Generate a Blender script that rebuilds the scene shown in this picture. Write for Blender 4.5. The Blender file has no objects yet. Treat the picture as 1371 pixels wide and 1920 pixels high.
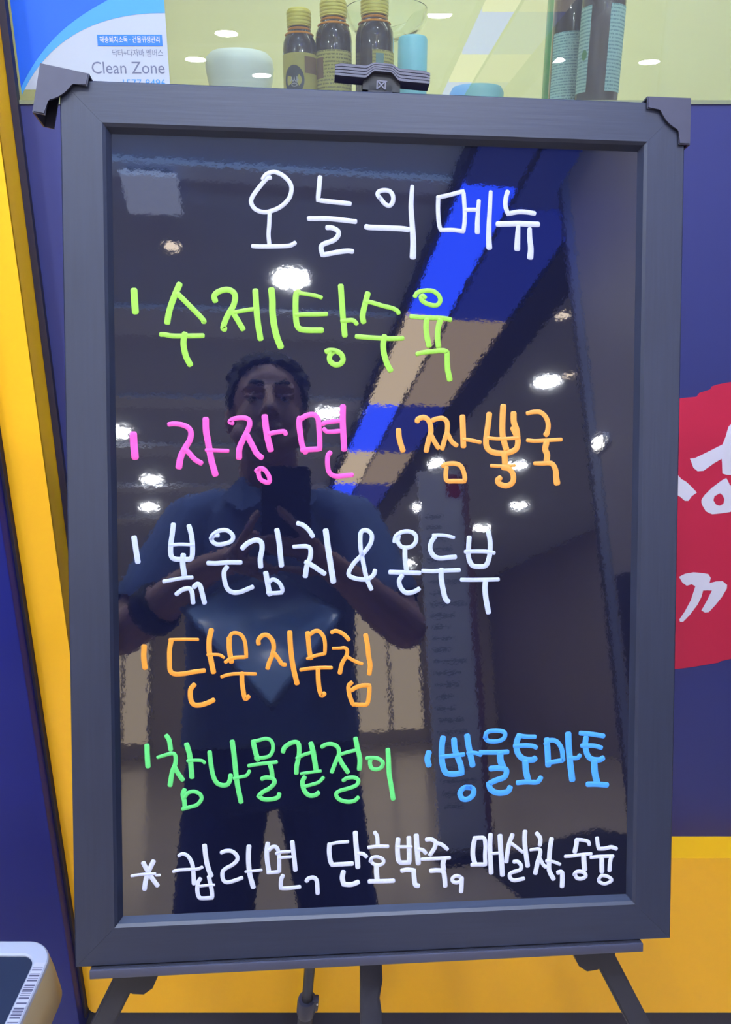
import bpy, bmesh, math, random
import numpy as np
from mathutils import Vector, Matrix
random.seed(7)
S = bpy.context.scene
COL = S.collection
# ------------------------------------------------------------------ camera, world, lights, exposure
PITCH = math.radians(18.2); CAMZ = 1.40
cam_d = bpy.data.cameras.new('camera'); cam = bpy.data.objects.new('camera', cam_d); COL.objects.link(cam)
cam.location = (0, 0, CAMZ); cam.rotation_euler = (math.radians(90) - PITCH, 0, 0)
cam_d.sensor_fit = 'VERTICAL'; cam_d.sensor_height = 24.0; cam_d.lens = 24.0 * 1440.0 / 1920.0
cam_d.clip_start = 0.002; cam_d.clip_end = 100
S.camera = cam
S.view_settings.view_transform = 'Standard'; S.view_settings.look = 'None'
S.view_settings.exposure = 0.0; S.view_settings.gamma = 1.0; S.view_settings.use_curve_mapping = False
W = bpy.data.worlds.new('hall_ambience'); S.world = W; W.use_nodes = True
W.node_tree.nodes['Background'].inputs[0].default_value = (0.80, 0.88, 1.0, 1); W.node_tree.nodes['Background'].inputs[1].default_value = 0.35
LAMP_L = 360.0            # radiance of the ceiling downlights
LAMP_RGB = (0.93, 0.97, 1.0)
def area_light(name, loc, rot, size, power, col):
    d = bpy.data.lights.new(name, 'AREA'); d.shape = 'RECTANGLE'; d.size, d.size_y = size; d.energy = power; d.color = col
    o = bpy.data.objects.new(name, d); o.location = loc; o.rotation_euler = rot; COL.objects.link(o); return o
# strip lamp under the top of the display window, lighting the shelf and the yellow back wall
area_light('display_lamp', (0.1, 1.17, 2.28), (-0.15, 0, 0), (1.9, 0.12), 3.8, (0.96, 1.0, 0.94))
# unseen cool fill light, added over the shop front to brighten the ceiling
area_light('cove_lamp', (0.0, 0.62, 2.55), (math.pi + 0.62, 0, 0), (3.4, 0.12), 165, (0.36, 0.60, 1.0))
# ------------------------------------------------------------------ helpers
def lin(c): return tuple((x / 12.92 if x <= 0.04045 else ((x + 0.055) / 1.055) ** 2.4) for x in [v / 255 for v in c])
MATS = {}
def mat(name, rgb, rough=0.5, var=0.06, scale=30.0, stretch=(1, 1, 1), ior=1.45, metal=0.0, bump=0.0, bscale=200.0, emit=None, es=0.0, trans=0.0, coat=0.0, spec=None):
    if name in MATS: return MATS[name]
    m = bpy.data.materials.new(name); m.use_nodes = True; nt = m.node_tree; b = nt.nodes['Principled BSDF']
    c = lin(rgb)
    tc = nt.nodes.new('ShaderNodeTexCoord'); mp = nt.nodes.new('ShaderNodeMapping'); mp.inputs['Scale'].default_value = stretch
    nt.links.new(tc.outputs['Object'], mp.inputs[0])
    nz = nt.nodes.new('ShaderNodeTexNoise'); nz.inputs['Scale'].default_value = scale; nz.inputs['Detail'].default_value = 4
    nt.links.new(mp.outputs[0], nz.inputs[0])
    mx = nt.nodes.new('ShaderNodeMix'); mx.data_type = 'RGBA'
    mx.inputs[6].default_value = (*[max(0, v * (1 - var * 2)) for v in c], 1); mx.inputs[7].default_value = (*[min(1, v * (1 + var * 2)) for v in c], 1)
    nt.links.new(nz.outputs['Fac'], mx.inputs[0]); nt.links.new(mx.outputs[2], b.inputs['Base Color'])
    b.inputs['Roughness'].default_value = rough; b.inputs['IOR'].default_value = ior; b.inputs['Metallic'].default_value = metal
    b.inputs['Transmission Weight'].default_value = trans; b.inputs['Coat Weight'].default_value = coat
    if spec is not None: b.inputs['Specular IOR Level'].default_value = spec
    if bump:
        n2 = nt.nodes.new('ShaderNodeTexNoise'); n2.inputs['Scale'].default_value = bscale; n2.inputs['Detail'].default_value = 2
        nt.links.new(mp.outputs[0], n2.inputs[0])
        bp = nt.nodes.new('ShaderNodeBump'); bp.inputs['Strength'].default_value = bump; bp.inputs['Distance'].default_value = 0.001
        nt.links.new(n2.outputs['Fac'], bp.inputs['Height']); nt.links.new(bp.outputs[0], b.inputs['Normal'])
    if emit: b.inputs['Emission Color'].default_value = (*emit, 1); b.inputs['Emission Strength'].default_value = es
    MATS[name] = m; return m
WORLD = {}                                            # world matrix of every empty / parent
def empty(name, M, label=None, cat=None, group=None, kind=None):
    o = bpy.data.objects.new(name, None); COL.objects.link(o); o.matrix_basis = M; o.empty_display_size = 0.05
    WORLD[o] = M.copy(); tag(o, label, cat, group, kind); return o
def tag(o, label=None, cat=None, group=None, kind=None):
    if label: o['label'] = label
    if cat: o['category'] = cat
    if group: o['group'] = group
    if kind: o['kind'] = kind
    return o
def link(name, me, m, parent=None, M=None, smooth=False, label=None, kind=None, origin=None):
    """mesh in coordinates M (default world) -> object; vertices are kept relative to the parent or to origin"""
    if M is not None: me.transform(M)
    if smooth is True:
        for p in me.polygons: p.use_smooth = True
    o = bpy.data.objects.new(name, me); COL.objects.link(o)
    if m: me.materials.append(m)
    if parent is not None:
        me.transform(WORLD[parent].inverted()); o.parent = parent; WORLD[o] = WORLD[parent]
    elif origin is not None:
        T = Matrix.Translation(origin); me.transform(T.inverted()); o.matrix_basis = T; WORLD[o] = T
    else: WORLD[o] = Matrix.Identity(4)
    tag(o, label, None, None, kind); return o
def build(name, bm, m, parent=None, M=None, smooth=False, label=None, kind=None, origin=None):
    bmesh.ops.recalc_face_normals(bm, faces=bm.faces)
    me = bpy.data.meshes.new(name); bm.to_mesh(me); bm.free()
    if isinstance(smooth, float):
        me.transform(M) if M is not None else None
        for p in me.polygons: p.use_smooth = True
        me.set_sharp_from_angle(angle=smooth); M = None
        smooth = False
    return link(name, me, m, parent, M, smooth, label, kind, origin)
def box(bm, lo, hi, bev=0.0):
    r = bmesh.ops.create_cube(bm, size=1.0); vs = r['verts']
    for v in vs: v.co = Vector([lo[i] + (v.co[i] + 0.5) * (hi[i] - lo[i]) for i in range(3)])
    if bev:
        es = list({e for v in vs for e in v.link_edges}); bmesh.ops.bevel(bm, geom=es, offset=bev, segments=2, affect='EDGES', profile=0.5)
    return vs
def B(lo, hi, bev=0.0):
    bm = bmesh.new(); box(bm, lo, hi, bev); return bm
def prism(bm, pts, z0, z1):
    """closed polygon pts (x, y) extruded z0..z1"""
    a = [bm.verts.new((x, y, z0)) for x, y in pts]; b = [bm.verts.new((x, y, z1)) for x, y in pts]; n = len(pts)
    bm.faces.new(a[::-1]); bm.faces.new(b)
    for i in range(n): bm.faces.new((a[i], a[(i + 1) % n], b[(i + 1) % n], b[i]))
def lathe(bm, prof, seg=32, c=(0, 0, 0), cap=True):
    rings = []
    for r, z in prof:
        rings.append([bm.verts.new((c[0] + r * math.cos(2 * math.pi * k / seg), c[1] + r * math.sin(2 * math.pi * k / seg), c[2] + z)) for k in range(seg)])
    for a, b in zip(rings, rings[1:]):
        for k in range(seg): bm.faces.new((a[k], a[(k + 1) % seg], b[(k + 1) % seg], b[k]))
    if cap: bm.faces.new(rings[0][::-1]); bm.faces.new(rings[-1])
def capsule(bm, p0, p1, r0, r1, seg=16, n=4, flat=(1, 1), up=None):
    """tapered limb with round ends; flat scales the two cross axes"""
    p0, p1 = Vector(p0), Vector(p1); d = p1 - p0; L = d.length
    d = d / L if L > 1e-6 else Vector((0, 0, 1))
    u = Vector(up) if up else (Vector((1, 0, 0)) if abs(d.x) < 0.8 else Vector((0, 1, 0)))
    x = (u - d * u.dot(d)).normalized(); y = d.cross(x)
    st = [(-r0 * math.cos(k * math.pi / 2 / n), r0 * math.sin(k * math.pi / 2 / n)) for k in range(1, n + 1)]
    st += [(L + r1 * math.sin(k * math.pi / 2 / n), r1 * math.cos(k * math.pi / 2 / n)) for k in range(0, n)]
    rings = []
    for t, r in st: rings.append([bm.verts.new(p0 + d * t + x * (r * flat[0] * math.cos(2 * math.pi * k / seg)) + y * (r * flat[1] * math.sin(2 * math.pi * k / seg))) for k in range(seg)])
    for a, b in zip(rings, rings[1:]):
        for k in range(seg): bm.faces.new((a[k], a[(k + 1) % seg], b[(k + 1) % seg], b[k]))
    s = bm.verts.new(p0 - d * r0); e = bm.verts.new(p1 + d * r1)
    for k in range(seg):
        bm.faces.new((s, rings[0][(k + 1) % seg], rings[0][k])); bm.faces.new((e, rings[-1][k], rings[-1][(k + 1) % seg]))
def chain(bm, pts, rs, **k):
    for (a, b), (ra, rb) in zip(zip(pts, pts[1:]), zip(rs, rs[1:])): capsule(bm, a, b, ra, rb, **k)
def ellipsoid(bm, c, r, rot=None, seg=24):
    M = Matrix.Translation(c) @ (rot.to_4x4() if rot else Matrix.Identity(4)) @ Matrix.Diagonal((*r, 1))
    bmesh.ops.create_uvsphere(bm, u_segments=seg, v_segments=seg // 2, radius=1.0, matrix=M)
def loft(bm, secs, seg=28, power=2.4):
    """secs: (centre, half width x, half depth y); superelliptic rings, closed at both ends"""
    rings = []
    for c, a, b in secs:
        ring = []
        for k in range(seg):
            t = 2 * math.pi * k / seg; ct, st = math.cos(t), math.sin(t)
            ring.append(bm.verts.new((c[0] + a * math.copysign(abs(ct) ** (2 / power), ct), c[1] + b * math.copysign(abs(st) ** (2 / power), st), c[2])))
        rings.append(ring)
    for p, q in zip(rings, rings[1:]):
        for k in range(seg): bm.faces.new((p[k], p[(k + 1) % seg], q[(k + 1) % seg], q[k]))
    bm.faces.new(rings[0][::-1]); bm.faces.new(rings[-1])
def fuse(bm, voxel, smooth=4):
    """overlapping closed shapes -> one continuous surface (voxel union, smoothed)"""
    bmesh.ops.recalc_face_normals(bm, faces=bm.faces)
    me = bpy.data.meshes.new('fuse'); bm.to_mesh(me); bm.free()
    o = bpy.data.objects.new('fuse', me); COL.objects.link(o)
    r = o.modifiers.new('r', 'REMESH'); r.mode = 'VOXEL'; r.voxel_size = voxel
    if smooth: s = o.modifiers.new('s', 'SMOOTH'); s.iterations = smooth; s.factor = 0.5
    out = bpy.data.meshes.new_from_object(o.evaluated_get(bpy.context.evaluated_depsgraph_get()))
    bpy.data.objects.remove(o); bpy.data.meshes.remove(me); return out
_FT = None
def text_mesh(body, size, align='LEFT', fit=None):
    """lettering as a flat mesh in the xy plane, baseline at y=0; fit = exact width"""
    c = bpy.data.curves.new('t', 'FONT'); c.body = body; c.size = size; c.resolution_u = 3
    o = bpy.data.objects.new('t', c); COL.objects.link(o); bpy.context.view_layer.update()
    me = bpy.data.meshes.new_from_object(o.evaluated_get(bpy.context.evaluated_depsgraph_get()))
    bpy.data.objects.remove(o); bpy.data.curves.remove(c)
    xs = [v.co.x for v in me.vertices]; x0, x1 = min(xs), max(xs); s = fit / (x1 - x0) if fit else 1.0
    off = {'LEFT': -x0, 'RIGHT': -x1, 'CENTER': -(x0 + x1) / 2}[align]
    for v in me.vertices: v.co.x = (v.co.x + off) * s
    me.materials.clear(); return me
def frame_M(o, x, y, z): return Matrix(((x[0], y[0], z[0], o[0]), (x[1], y[1], z[1], o[1]), (x[2], y[2], z[2], o[2]), (0, 0, 0, 1)))
# the board stands on the easel leaning back 15.6 degrees, turned 4.3 degrees
BO = Vector((0.01468, 0.63692, 1.17100)); Bh = Vector((0.996907, 0.075766, -0.020880)).normalized()
Bn = Vector((0.078590, -0.960104, 0.268372)); Bn = (Bn - Bh * Bn.dot(Bh)).normalized(); Bv = Bn.cross(Bh)
BM = frame_M(BO, Bh, Bv, Bn)
CF = Vector((0, math.cos(PITCH), -math.sin(PITCH))); CU = Vector((0, math.sin(PITCH), math.cos(PITCH))); CP = Vector((0, 0, CAMZ))
# ------------------------------------------------------------------ materials
M_yellow = mat('yellow_laminate', (236, 172, 20), 0.35, 0.02, 6)
M_navy = mat('navy_panel', (43, 47, 100), 0.5, 0.03, 4)
M_navy2 = mat('deep_navy_panel', (23, 30, 112), 0.42, 0.03, 4, spec=0.3)
M_seal = mat('dark_gasket', (40, 36, 52), 0.5)
M_toe = mat('dark_plinth', (36, 36, 54), 0.5)
M_interior = mat('yellow_interior_wall', (216, 206, 150), 0.6, 0.04, 3)
M_shelf = mat('pale_shelf', (205, 205, 190), 0.5)
M_ceil = mat('grey_ceiling', (198, 206, 224), 0.8, 0.03, 2)
M_band = mat('white_ceiling_band', (226, 232, 246), 0.7, 0.02, 2)
M_floor = mat('polished_tan_floor', (206, 190, 168), 0.16, 0.06, 1.5, bump=0.02, bscale=60)
M_wallR = mat('brown_grey_cladding', (150, 140, 140), 0.45, 0.04, 3, (1, 1, 0.1))
M_wallL = mat('grey_brown_wall', (176, 168, 158), 0.6, 0.05, 2)
M_wallB = mat('tan_far_wall', (214, 198, 168), 0.6, 0.06, 1)
M_blackboard = mat('glossy_black_acrylic', (15, 17, 36), 0.025, 0.02, 20, ior=1.8, bump=0.012, bscale=210)
M_railH = mat('charcoal_frame_horizontal', (37, 41, 58), 0.42, 0.10, 260, (0.05, 1, 1), bump=0.12, bscale=300)
M_railV = mat('charcoal_frame_vertical', (37, 41, 58), 0.42, 0.10, 260, (1, 0.05, 0.05), bump=0.12, bscale=300)
M_guard = mat('black_moulded_plastic', (56, 55, 70), 0.38, 0.05, 90, bump=0.05)
M_black = mat('black_metal', (38, 38, 48), 0.38, 0.05, 60)
M_clip = mat('charcoal_plastic', (62, 60, 74), 0.45, 0.05, 60)
INK = {'white': (167, 167, 179), 'lime': (131, 179, 56), 'pink': (207, 73, 155), 'orange': (212, 139, 56), 'pale': (173, 180, 206), 'tangerine': (223, 140, 44), 'green': (92, 199, 106), 'blue': (66, 145, 231), 'chalk': (194, 196, 217)}
def ink(k):
    c = INK[k]; return mat(k + '_marker_paint', c, 0.55, 0.07, 420, (1, 1, 1))
# ================================================================== SETTING
def struct(name, bm, m, **k): return build(name, bm, m, kind='structure', **k)
struct('floor', B((-6, -13.2, -0.1), (6, 2.2, 0)), M_floor)
struct('ceiling', B((-6, -13.2, 3.0), (6, 2.2, 3.1)), M_ceil)
WL = empty('wall_front', Matrix.Translation((0, 1.05, 0)), kind='structure')
build('plinth', B((-0.50, 1.012, 0), (2.6, 1.10, 0.150)), M_toe, WL, label='dark plinth under the yellow panel')
# yellow base panel and left yellow post: one protruding surround with a rounded inner corner
bm = bmesh.new(); pts = [(-0.474, 0.15), (-0.4790, 0.1525), (-0.4825, 0.157), (-0.4840, 0.164), (-0.4840, 2.98), (-0.433, 2.98), (-0.433, 0.484), (2.6, 0.484), (2.6, 0.15)]
prism(bm, pts, 0, 0.05)
for v in bm.verts: v.co = Vector((v.co.x, 1.0 + v.co.z, v.co.y))
es = [e for e in bm.edges if all(abs(v.co.y - 1.0) < 1e-5 for v in e.verts)]; bmesh.ops.bevel(bm, geom=es, offset=0.002, segments=2, affect='EDGES')
build('yellow_surround', bm, M_yellow, WL, smooth=0.6, label='yellow post and base panel')
build('gasket', B((-0.4325, 1.043, 0.484), (-0.4235, 1.0525, 2.98)), M_seal, WL, label='dark seal strip beside the yellow post')
bm = B((-0.433, 1.050, 0.47), (2.6, 1.075, 1.582)); build('blue_panel', bm, M_navy, WL, label='navy blue wall panel')
build('sill', B((-0.433, 1.0485, 1.5805), (2.6, 1.075, 1.5850)), mat('pale_sill', (120, 124, 96), 0.5), WL, label='thin pale sill under the glass')
build('header', B((-0.433, 1.05, 2.34), (2.6, 1.10, 2.98)), M_navy, WL)
build('display_shelf', B((-0.60, 1.076, 1.560), (2.6, 1.62, 1.580)), M_shelf, WL)
build('display_back', B((-0.60, 1.62, 1.30), (2.6, 1.66, 2.5)), M_interior, WL, label='yellow back wall of the display window')
build('display_side', B((-0.64, 1.076, 1.30), (-0.60, 1.66, 2.5)), M_interior, WL)
build('display_top', B((-0.60, 1.10, 2.32), (2.6, 1.62, 2.34)), M_shelf, WL)
# navy pillar in front at the left
NP = empty('wall_left', Matrix.Translation((-0.9, 0.9, 0)), kind='structure')
bm = B((-3.6, 0.972, 0.13), (-0.4882, 1.10, 2.98), 0.003); build('navy_pillar', bm, M_navy2, NP, smooth=0.6)
build('edge_trim', B((-0.4882, 0.992, 0.15), (-0.4842, 1.05, 2.98)), M_seal, NP, label='dark edge strip of the navy pillar')
build('plinth', B((-3.6, 0.985, 0), (-0.5, 1.10, 0.13)), M_toe, NP)
# glass pane
g = bpy.data.materials.new('clear_glass'); g.use_nodes = True; nt = g.node_tree; nt.nodes.remove(nt.nodes['Principled BSDF'])
tr = nt.nodes.new('ShaderNodeBsdfTransparent'); tr.inputs[0].default_value = (0.90, 0.95, 0.93, 1); df = nt.nodes.new('ShaderNodeBsdfDiffuse'); df.inputs[0].default_value = (.8, .82, .85, 1); mdu = nt.nodes.new('ShaderNodeMixShader'); mdu.inputs[0].default_value = 0.045; nt.links.new(tr.outputs[0], mdu.inputs[1]); nt.links.new(df.outputs[0], mdu.inputs[2]); gl = nt.nodes.new('ShaderNodeBsdfGlossy'); gl.inputs['Roughness'].default_value = 0.0
fr = nt.nodes.new('ShaderNodeFresnel'); fr.inputs[0].default_value = 1.37; mx = nt.nodes.new('ShaderNodeMixShader')
nt.links.new(fr.outputs[0], mx.inputs[0]); nt.links.new(mdu.outputs[0], mx.inputs[1]); nt.links.new(gl.outputs[0], mx.inputs[2]); nt.links.new(mx.outputs[0], nt.nodes['Material Output'].inputs[0])
wn = empty('window_1', Matrix.Translation((0.5, 1.06, 1.585)), kind='structure')
build('glass_pane', B((-0.433, 1.0575, 1.585), (2.6, 1.0605, 2.34)), g, wn)
# surroundings behind the photographer, seen in the board and in the glass
RW = empty('wall_right', Matrix.Translation((1.5, -0.4, 0)), kind='structure')
build('cladding', B((1.118, -1.10, 0), (1.9, 1.0, 2.99)), M_wallR, RW)
build('edge_groove', B((1.122, -1.20, 0), (1.9, -1.16, 2.99)), M_seal, RW)
build('corner_trim', B((1.116, -1.16, 0), (1.9, -1.10, 2.99)), mat('blue_grey_metal', (120, 128, 156), 0.35), RW)
build('wainscot_panel', B((1.108, -1.07, 0), (1.118, 1.0, 1.36)), mat('black_navy_panel', (14, 15, 34), 0.4), RW, label='dark lower panel')
build('wall_back', B((-6, -13.3, 0), (6, -13.2, 3.0)), M_wallB, kind='structure')
SW = empty('wall_side', Matrix.Translation((-3.6, -7, 0)), kind='structure')
build('cladding', B((-3.7, -13.2, 0), (-3.6, 0.9, 3.0)), M_wallL, SW)
for k in range(7): build('pilaster', B((-3.6, -12.6 + k * 1.9, 0), (-3.52, -12.2 + k * 1.9, 3.0)), M_wallB, SW)
build('wall_far', B((4.6, -13.2, 0), (4.7, 0.9, 3.0)), M_wallR, kind='structure')
for k, (y0, y1) in enumerate([(-1.37, -1.28), (-2.74, -2.42), (-3.86, -3.66), (-5.0, -4.7), (-6.2, -5.95), (-7.6, -7.3)]):
    build('trim_%d' % (k + 1), B((-3.5, y0, 2.975), (0.72, y1, 3.0), 0.004), M_band, kind='structure')
# square plate on the ceiling at upper left of the reflection
vt = empty('light_panel', Matrix.Translation((-0.45, -1.415, 2.96)), 'square dim blue white light panel on the ceiling reflected at upper left of the board', 'ceiling light')
M_plate = mat('plate_light', (240, 242, 250), 0.5, emit=(0.50, 0.62, 1.0), es=1.5)
build('diffuser', B((-0.555, -1.54, 2.930), (-0.345, -1.29, 2.950), 0.004), M_plate, vt)
build('mounting_frame', B((-0.535, -1.52, 2.949), (-0.365, -1.31, 3.0)), mat('plate_frame', (120, 124, 136), 0.5), vt)
# light beam: a dropped soffit running away from the storefront with lit blue and cream panels
LB = empty('light_beam', Matrix.Translation((1.1, -3.5, 2.9)), 'long dropped ceiling beam with glowing blue and cream panels, reflected diagonally', 'ceiling light')
M_beam = mat('black_soffit', (20, 20, 34), 0.5)
build('soffit', B((0.72, -8.2, 2.93), (1.50, -0.55, 2.999)), M_beam, LB)
build('fascia', B((1.30, -8.2, 2.895), (1.50, -0.55, 2.93)), M_beam, LB)
build('divider', B((0.955, -8.2, 2.905), (0.975, -0.55, 2.93)), M_beam, LB)
def lit(name, rgb, s): return mat('lit_' + name, (20, 20, 30), 0.4, emit=rgb, es=s)
EB = lit('blue', (0.015, 0.065, 1.0), 11.0); EBd = lit('blue_dim', (0.02, 0.07, 1.0), 1.6); EBf = lit('blue_faint', (0.05, 0.10, 0.8), 1.0); EC = lit('cream', (1.0, 0.78, 0.52), 5.4); ECd = lit('cream_dim', (1.0, 0.74, 0.5), 2.4)
def lp(x0, x1, y0, y1, m, lab): build('light_panel', B((x0, y0, 2.904), (x1, y1, 2.93), 0.003), m, LB, label=lab)
for y0, y1, m, lab in [(-1.20, -0.58, EBf, 'dim blue panel'), (-2.27, -1.21, EB, 'bright blue panel'), (-3.55, -2.28, EC, 'cream panel'), (-4.62, -3.56, EB, 'bright blue panel'), (-5.6, -4.63, EC, 'cream panel'), (-6.7, -5.61, EB, 'bright blue panel'), (-8.1, -6.71, EC, 'cream panel')]: lp(0.745, 0.953, y0, y1, m, lab)
for y0, y1, m, lab in [(-1.33, -0.58, EBf, 'dim blue panel'), (-2.30, -1.34, EBd, 'dim blue panel'), (-3.55, -2.31, ECd, 'dim cream panel'), (-4.62, -3.56, EBd, 'dim blue panel'), (-5.6, -4.63, ECd, 'dim cream panel'), (-6.7, -5.61, EBd, 'dim blue panel'), (-8.1, -6.71, ECd, 'dim cream panel')]: lp(0.98, 1.285, y0, y1, m, lab)
# ceiling downlights
M_ring = mat('white_lamp_ring', (222, 224, 228), 0.4)
M_lamp = mat('lamp_diffuser', (240, 240, 240), 0.5, emit=LAMP_RGB, es=LAMP_L)
def downlight(x, y, label, group, z=3.0, r=0.085, first=[]):
    if first:
        src, ring, dif = first[0]
        o = src.copy(); COL.objects.link(o); a = ring.copy(); COL.objects.link(a); a.parent = o; b = dif.copy(); COL.objects.link(b); b.parent = o
        o.location = (x, y, z); tag(o, label, None, group); return
    o = empty('downlight', Matrix.Translation((x, y, z)), label, 'ceiling light', group)
    bm = bmesh.new(); lathe(bm, [(r, -0.002), (r + 0.018, -0.004), (r + 0.020, 0.0), (r, 0.0), (r, -0.002)], 32, (x, y, z), cap=False)
    ring = build('trim_ring', bm, M_ring, o, smooth=0.6)
    bm = bmesh.new(); lathe(bm, [(r - 0.02, -0.006), (r - 0.002, -0.004), (r - 0.002, -0.001)], 32, (x, y, z))
    dif = build('diffuser', bm, M_lamp, o, smooth=0.6); first.append((o, ring, dif))
G = 'round ceiling downlights behind the photographer'
for x, y, lab in [(0.128, -2.11, 'large glaring round downlight reflected above the man\'s head in the board'),
                  (-1.036, -4.43, 'round downlight reflected at the board\'s left edge beside the pink bullet'),
                  (-1.095, -6.88, 'round downlight reflected over the man\'s left sleeve near the board\'s left edge'),
                  (1.93, -3.32, 'bright round downlight reflected right of the blue beam above the orange words'),
                  (3.033, -6.93, 'round downlight reflected below the orange words at right'),
                  (2.973, -8.18, 'small round downlight reflected on top of the last pale character'),
                  (1.875, -6.95, 'small round downlight reflected below the orange bullet'),
                  (0.51, -3.96, 'round downlight reflected in the window right of the glass jar'),
                  (-1.43, -5.21, 'round downlight reflected in the window left of the white cup'),
                  (-0.95, -5.80, 'round downlight reflected on the white cup in the window'),
                  (1.60, -5.24, 'round downlight reflected in the window left of the tall bottles'),
                  (2.42, -5.30, 'round downlight reflected in the window right of the tall bottles'),
                  (1.354, -6.49, 'round downlight reflected in the window above the pale blue dish')]:
    downlight(x, y, lab, G)
for x, y, lab in [(-1.15, -0.35, 'round downlight over the walkway, left of the three closest to the shop front'), (-0.20, -0.10, 'round downlight over the walkway, middle of the three closest to the shop front'), (0.55, -0.25, 'round downlight over the walkway, right of the three closest to the shop front'),
                  (-2.1, -0.9, 'round downlight above the walkway left of the square ceiling light panel'), (-2.4, -3.0, 'round downlight near the left hall wall, second from the shop front'), (-2.4, -8.5, 'round downlight near the left hall wall, far along the hall'),
                  (0.2, -9.0, 'round downlight in the middle of the hall past the end of the light beam'), (-0.9, -11.0, 'round downlight before the far wall at left of the hall'), (2.6, -11.0, 'round downlight before the far wall at right of the hall'), (3.6, -2.6, 'round downlight in the right bay of the hall beyond the light beam')]:
    downlight(x, y, lab, 'round ceiling downlights outside the reflections')  # unseen downlights, added to light the shop front, the man and the hall
wl = empty('wall_lamp', Matrix.Translation((1.118, -1.0682, 1.8228)), 'small oval wall lamp on the brown pillar, reflected right of the last orange character', 'lamp')  # glowing oval added in place of a lamp mirrored by the pillar
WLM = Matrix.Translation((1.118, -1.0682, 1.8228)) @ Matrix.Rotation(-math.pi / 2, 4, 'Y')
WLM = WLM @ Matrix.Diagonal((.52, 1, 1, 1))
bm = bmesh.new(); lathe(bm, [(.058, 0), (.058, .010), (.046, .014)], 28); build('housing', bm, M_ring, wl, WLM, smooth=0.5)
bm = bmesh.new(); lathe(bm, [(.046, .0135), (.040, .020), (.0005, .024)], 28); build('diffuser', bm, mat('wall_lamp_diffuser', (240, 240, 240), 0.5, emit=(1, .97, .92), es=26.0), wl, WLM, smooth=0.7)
M_warm = mat('warm_spot', (220, 200, 170), 0.5, emit=(1.0, 0.84, 0.66), es=9.0)
for x, y, lab in [(-0.418, -1.875, 'tiny warm spotlight reflected at upper left of the board, left of the large glare'), (1.459, -1.954, 'topmost tiny warm spotlight reflected beside the pillar edge at right'), (1.651, -2.391, 'middle tiny warm spotlight reflected beside the pillar edge at right'), (2.038, -3.197, 'lowest tiny warm spotlight reflected right of the bright downlight')]:
    so = empty('spotlight', Matrix.Translation((x, y, 3.0)), lab, 'ceiling light', 'tiny warm spotlights')
    bm = bmesh.new(); lathe(bm, [(.038, -.002), (.048, -.004), (.050, 0), (.038, 0), (.038, -.002)], 20, (x, y, 3.0), cap=False); build('trim_ring', bm, M_ring, so, smooth=0.6)
    bm = bmesh.new(); lathe(bm, [(.028, -.005), (.036, -.003), (.036, -.001)], 20, (x, y, 3.0)); build('diffuser', bm, M_warm, so, smooth=0.6)
# glowing panels shaped like shop fronts, added to brighten the far hall
for x0, x1, lab in [(-2.75, -1.75, 'warm lit shop front at the far end of the hall, reflected left of the man'), (1.9, 3.2, 'warm lit shop front at the far end of the hall, reflected right of the man')]:
    sf = empty('lit_shopfront', Matrix.Translation(((x0 + x1) / 2, -13.1, 0)), lab, 'shop front', 'lit shop fronts at the far end')
    build('lit_pane', B((x0 + .05, -13.16, 0.25), (x1 - .05, -13.13, 2.45)), mat('warm_lit_pane', (200, 180, 140), 0.4, emit=(1.0, 0.82, 0.58), es=2.3), sf)
    for a in (x0, (x0 + x1) / 2 - .025, x1 - .05): build('mullion', B((a, -13.18, 0.2), (a + .05, -13.08, 2.55)), M_wallL, sf)
    build('sill', B((x0, -13.18, 0), (x1, -13.06, 0.25)), M_wallB, sf); build('lintel', B((x0, -13.18, 2.45), (x1, -13.06, 2.6)), M_wallL, sf)
# banner stand and dark floor patch seen in the right of the reflection
bs = empty('banner_stand', Matrix.Translation((1.2, -3.5, 0)), 'tall narrow grey banner stand reflected behind the blue and orange words', 'banner')
bm = B((1.035, -3.52, 0.06), (1.335, -3.50, 2.42), 0.003); build('panel', bm, mat('banner_grey', (196, 200, 216), 0.4, 0.05, 4), bs)
build('edge_strip', B((1.335, -3.53, 0.04), (1.375, -3.49, 2.46), 0.004), mat('banner_brown', (130, 92, 92), 0.4), bs, label='brown edge strip')
build('base', B((1.02, -3.66, 0.0), (1.39, -3.36, 0.05), 0.01), M_black, bs)
build('red_patch', B((1.23, -3.4985, 2.24), (1.32, -3.4970, 2.40)), mat('banner_red', (150, 40, 52), 0.4), bs, label='red patch near the top')
bm = bmesh.new()
for k in range(26):
    z = 2.1 - k * 0.072; x = 1.06 + random.random() * 0.02; w = 0.10 + random.random() * 0.14
    box(bm, (x, -3.4990, z), (x + w, -3.4980, z + 0.018))
build('small_print', bm, mat('banner_print', (148, 152, 172), 0.5), bs, kind='stuff')
fm = bmesh.new(); prism(fm, [(1.25, -3.4), (2.3, -4.1), (2.6, -3.3), (1.95, -2.1), (1.2, -2.45)], 0.0, 0.012)
tag(build('floor_mat', fm, mat('black_mat', (20, 20, 26), 0.8, bump=0.3), origin=(1.8, -3.0, 0)), 'black mat on the floor, reflected at the lower right of the board', 'mat')
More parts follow.
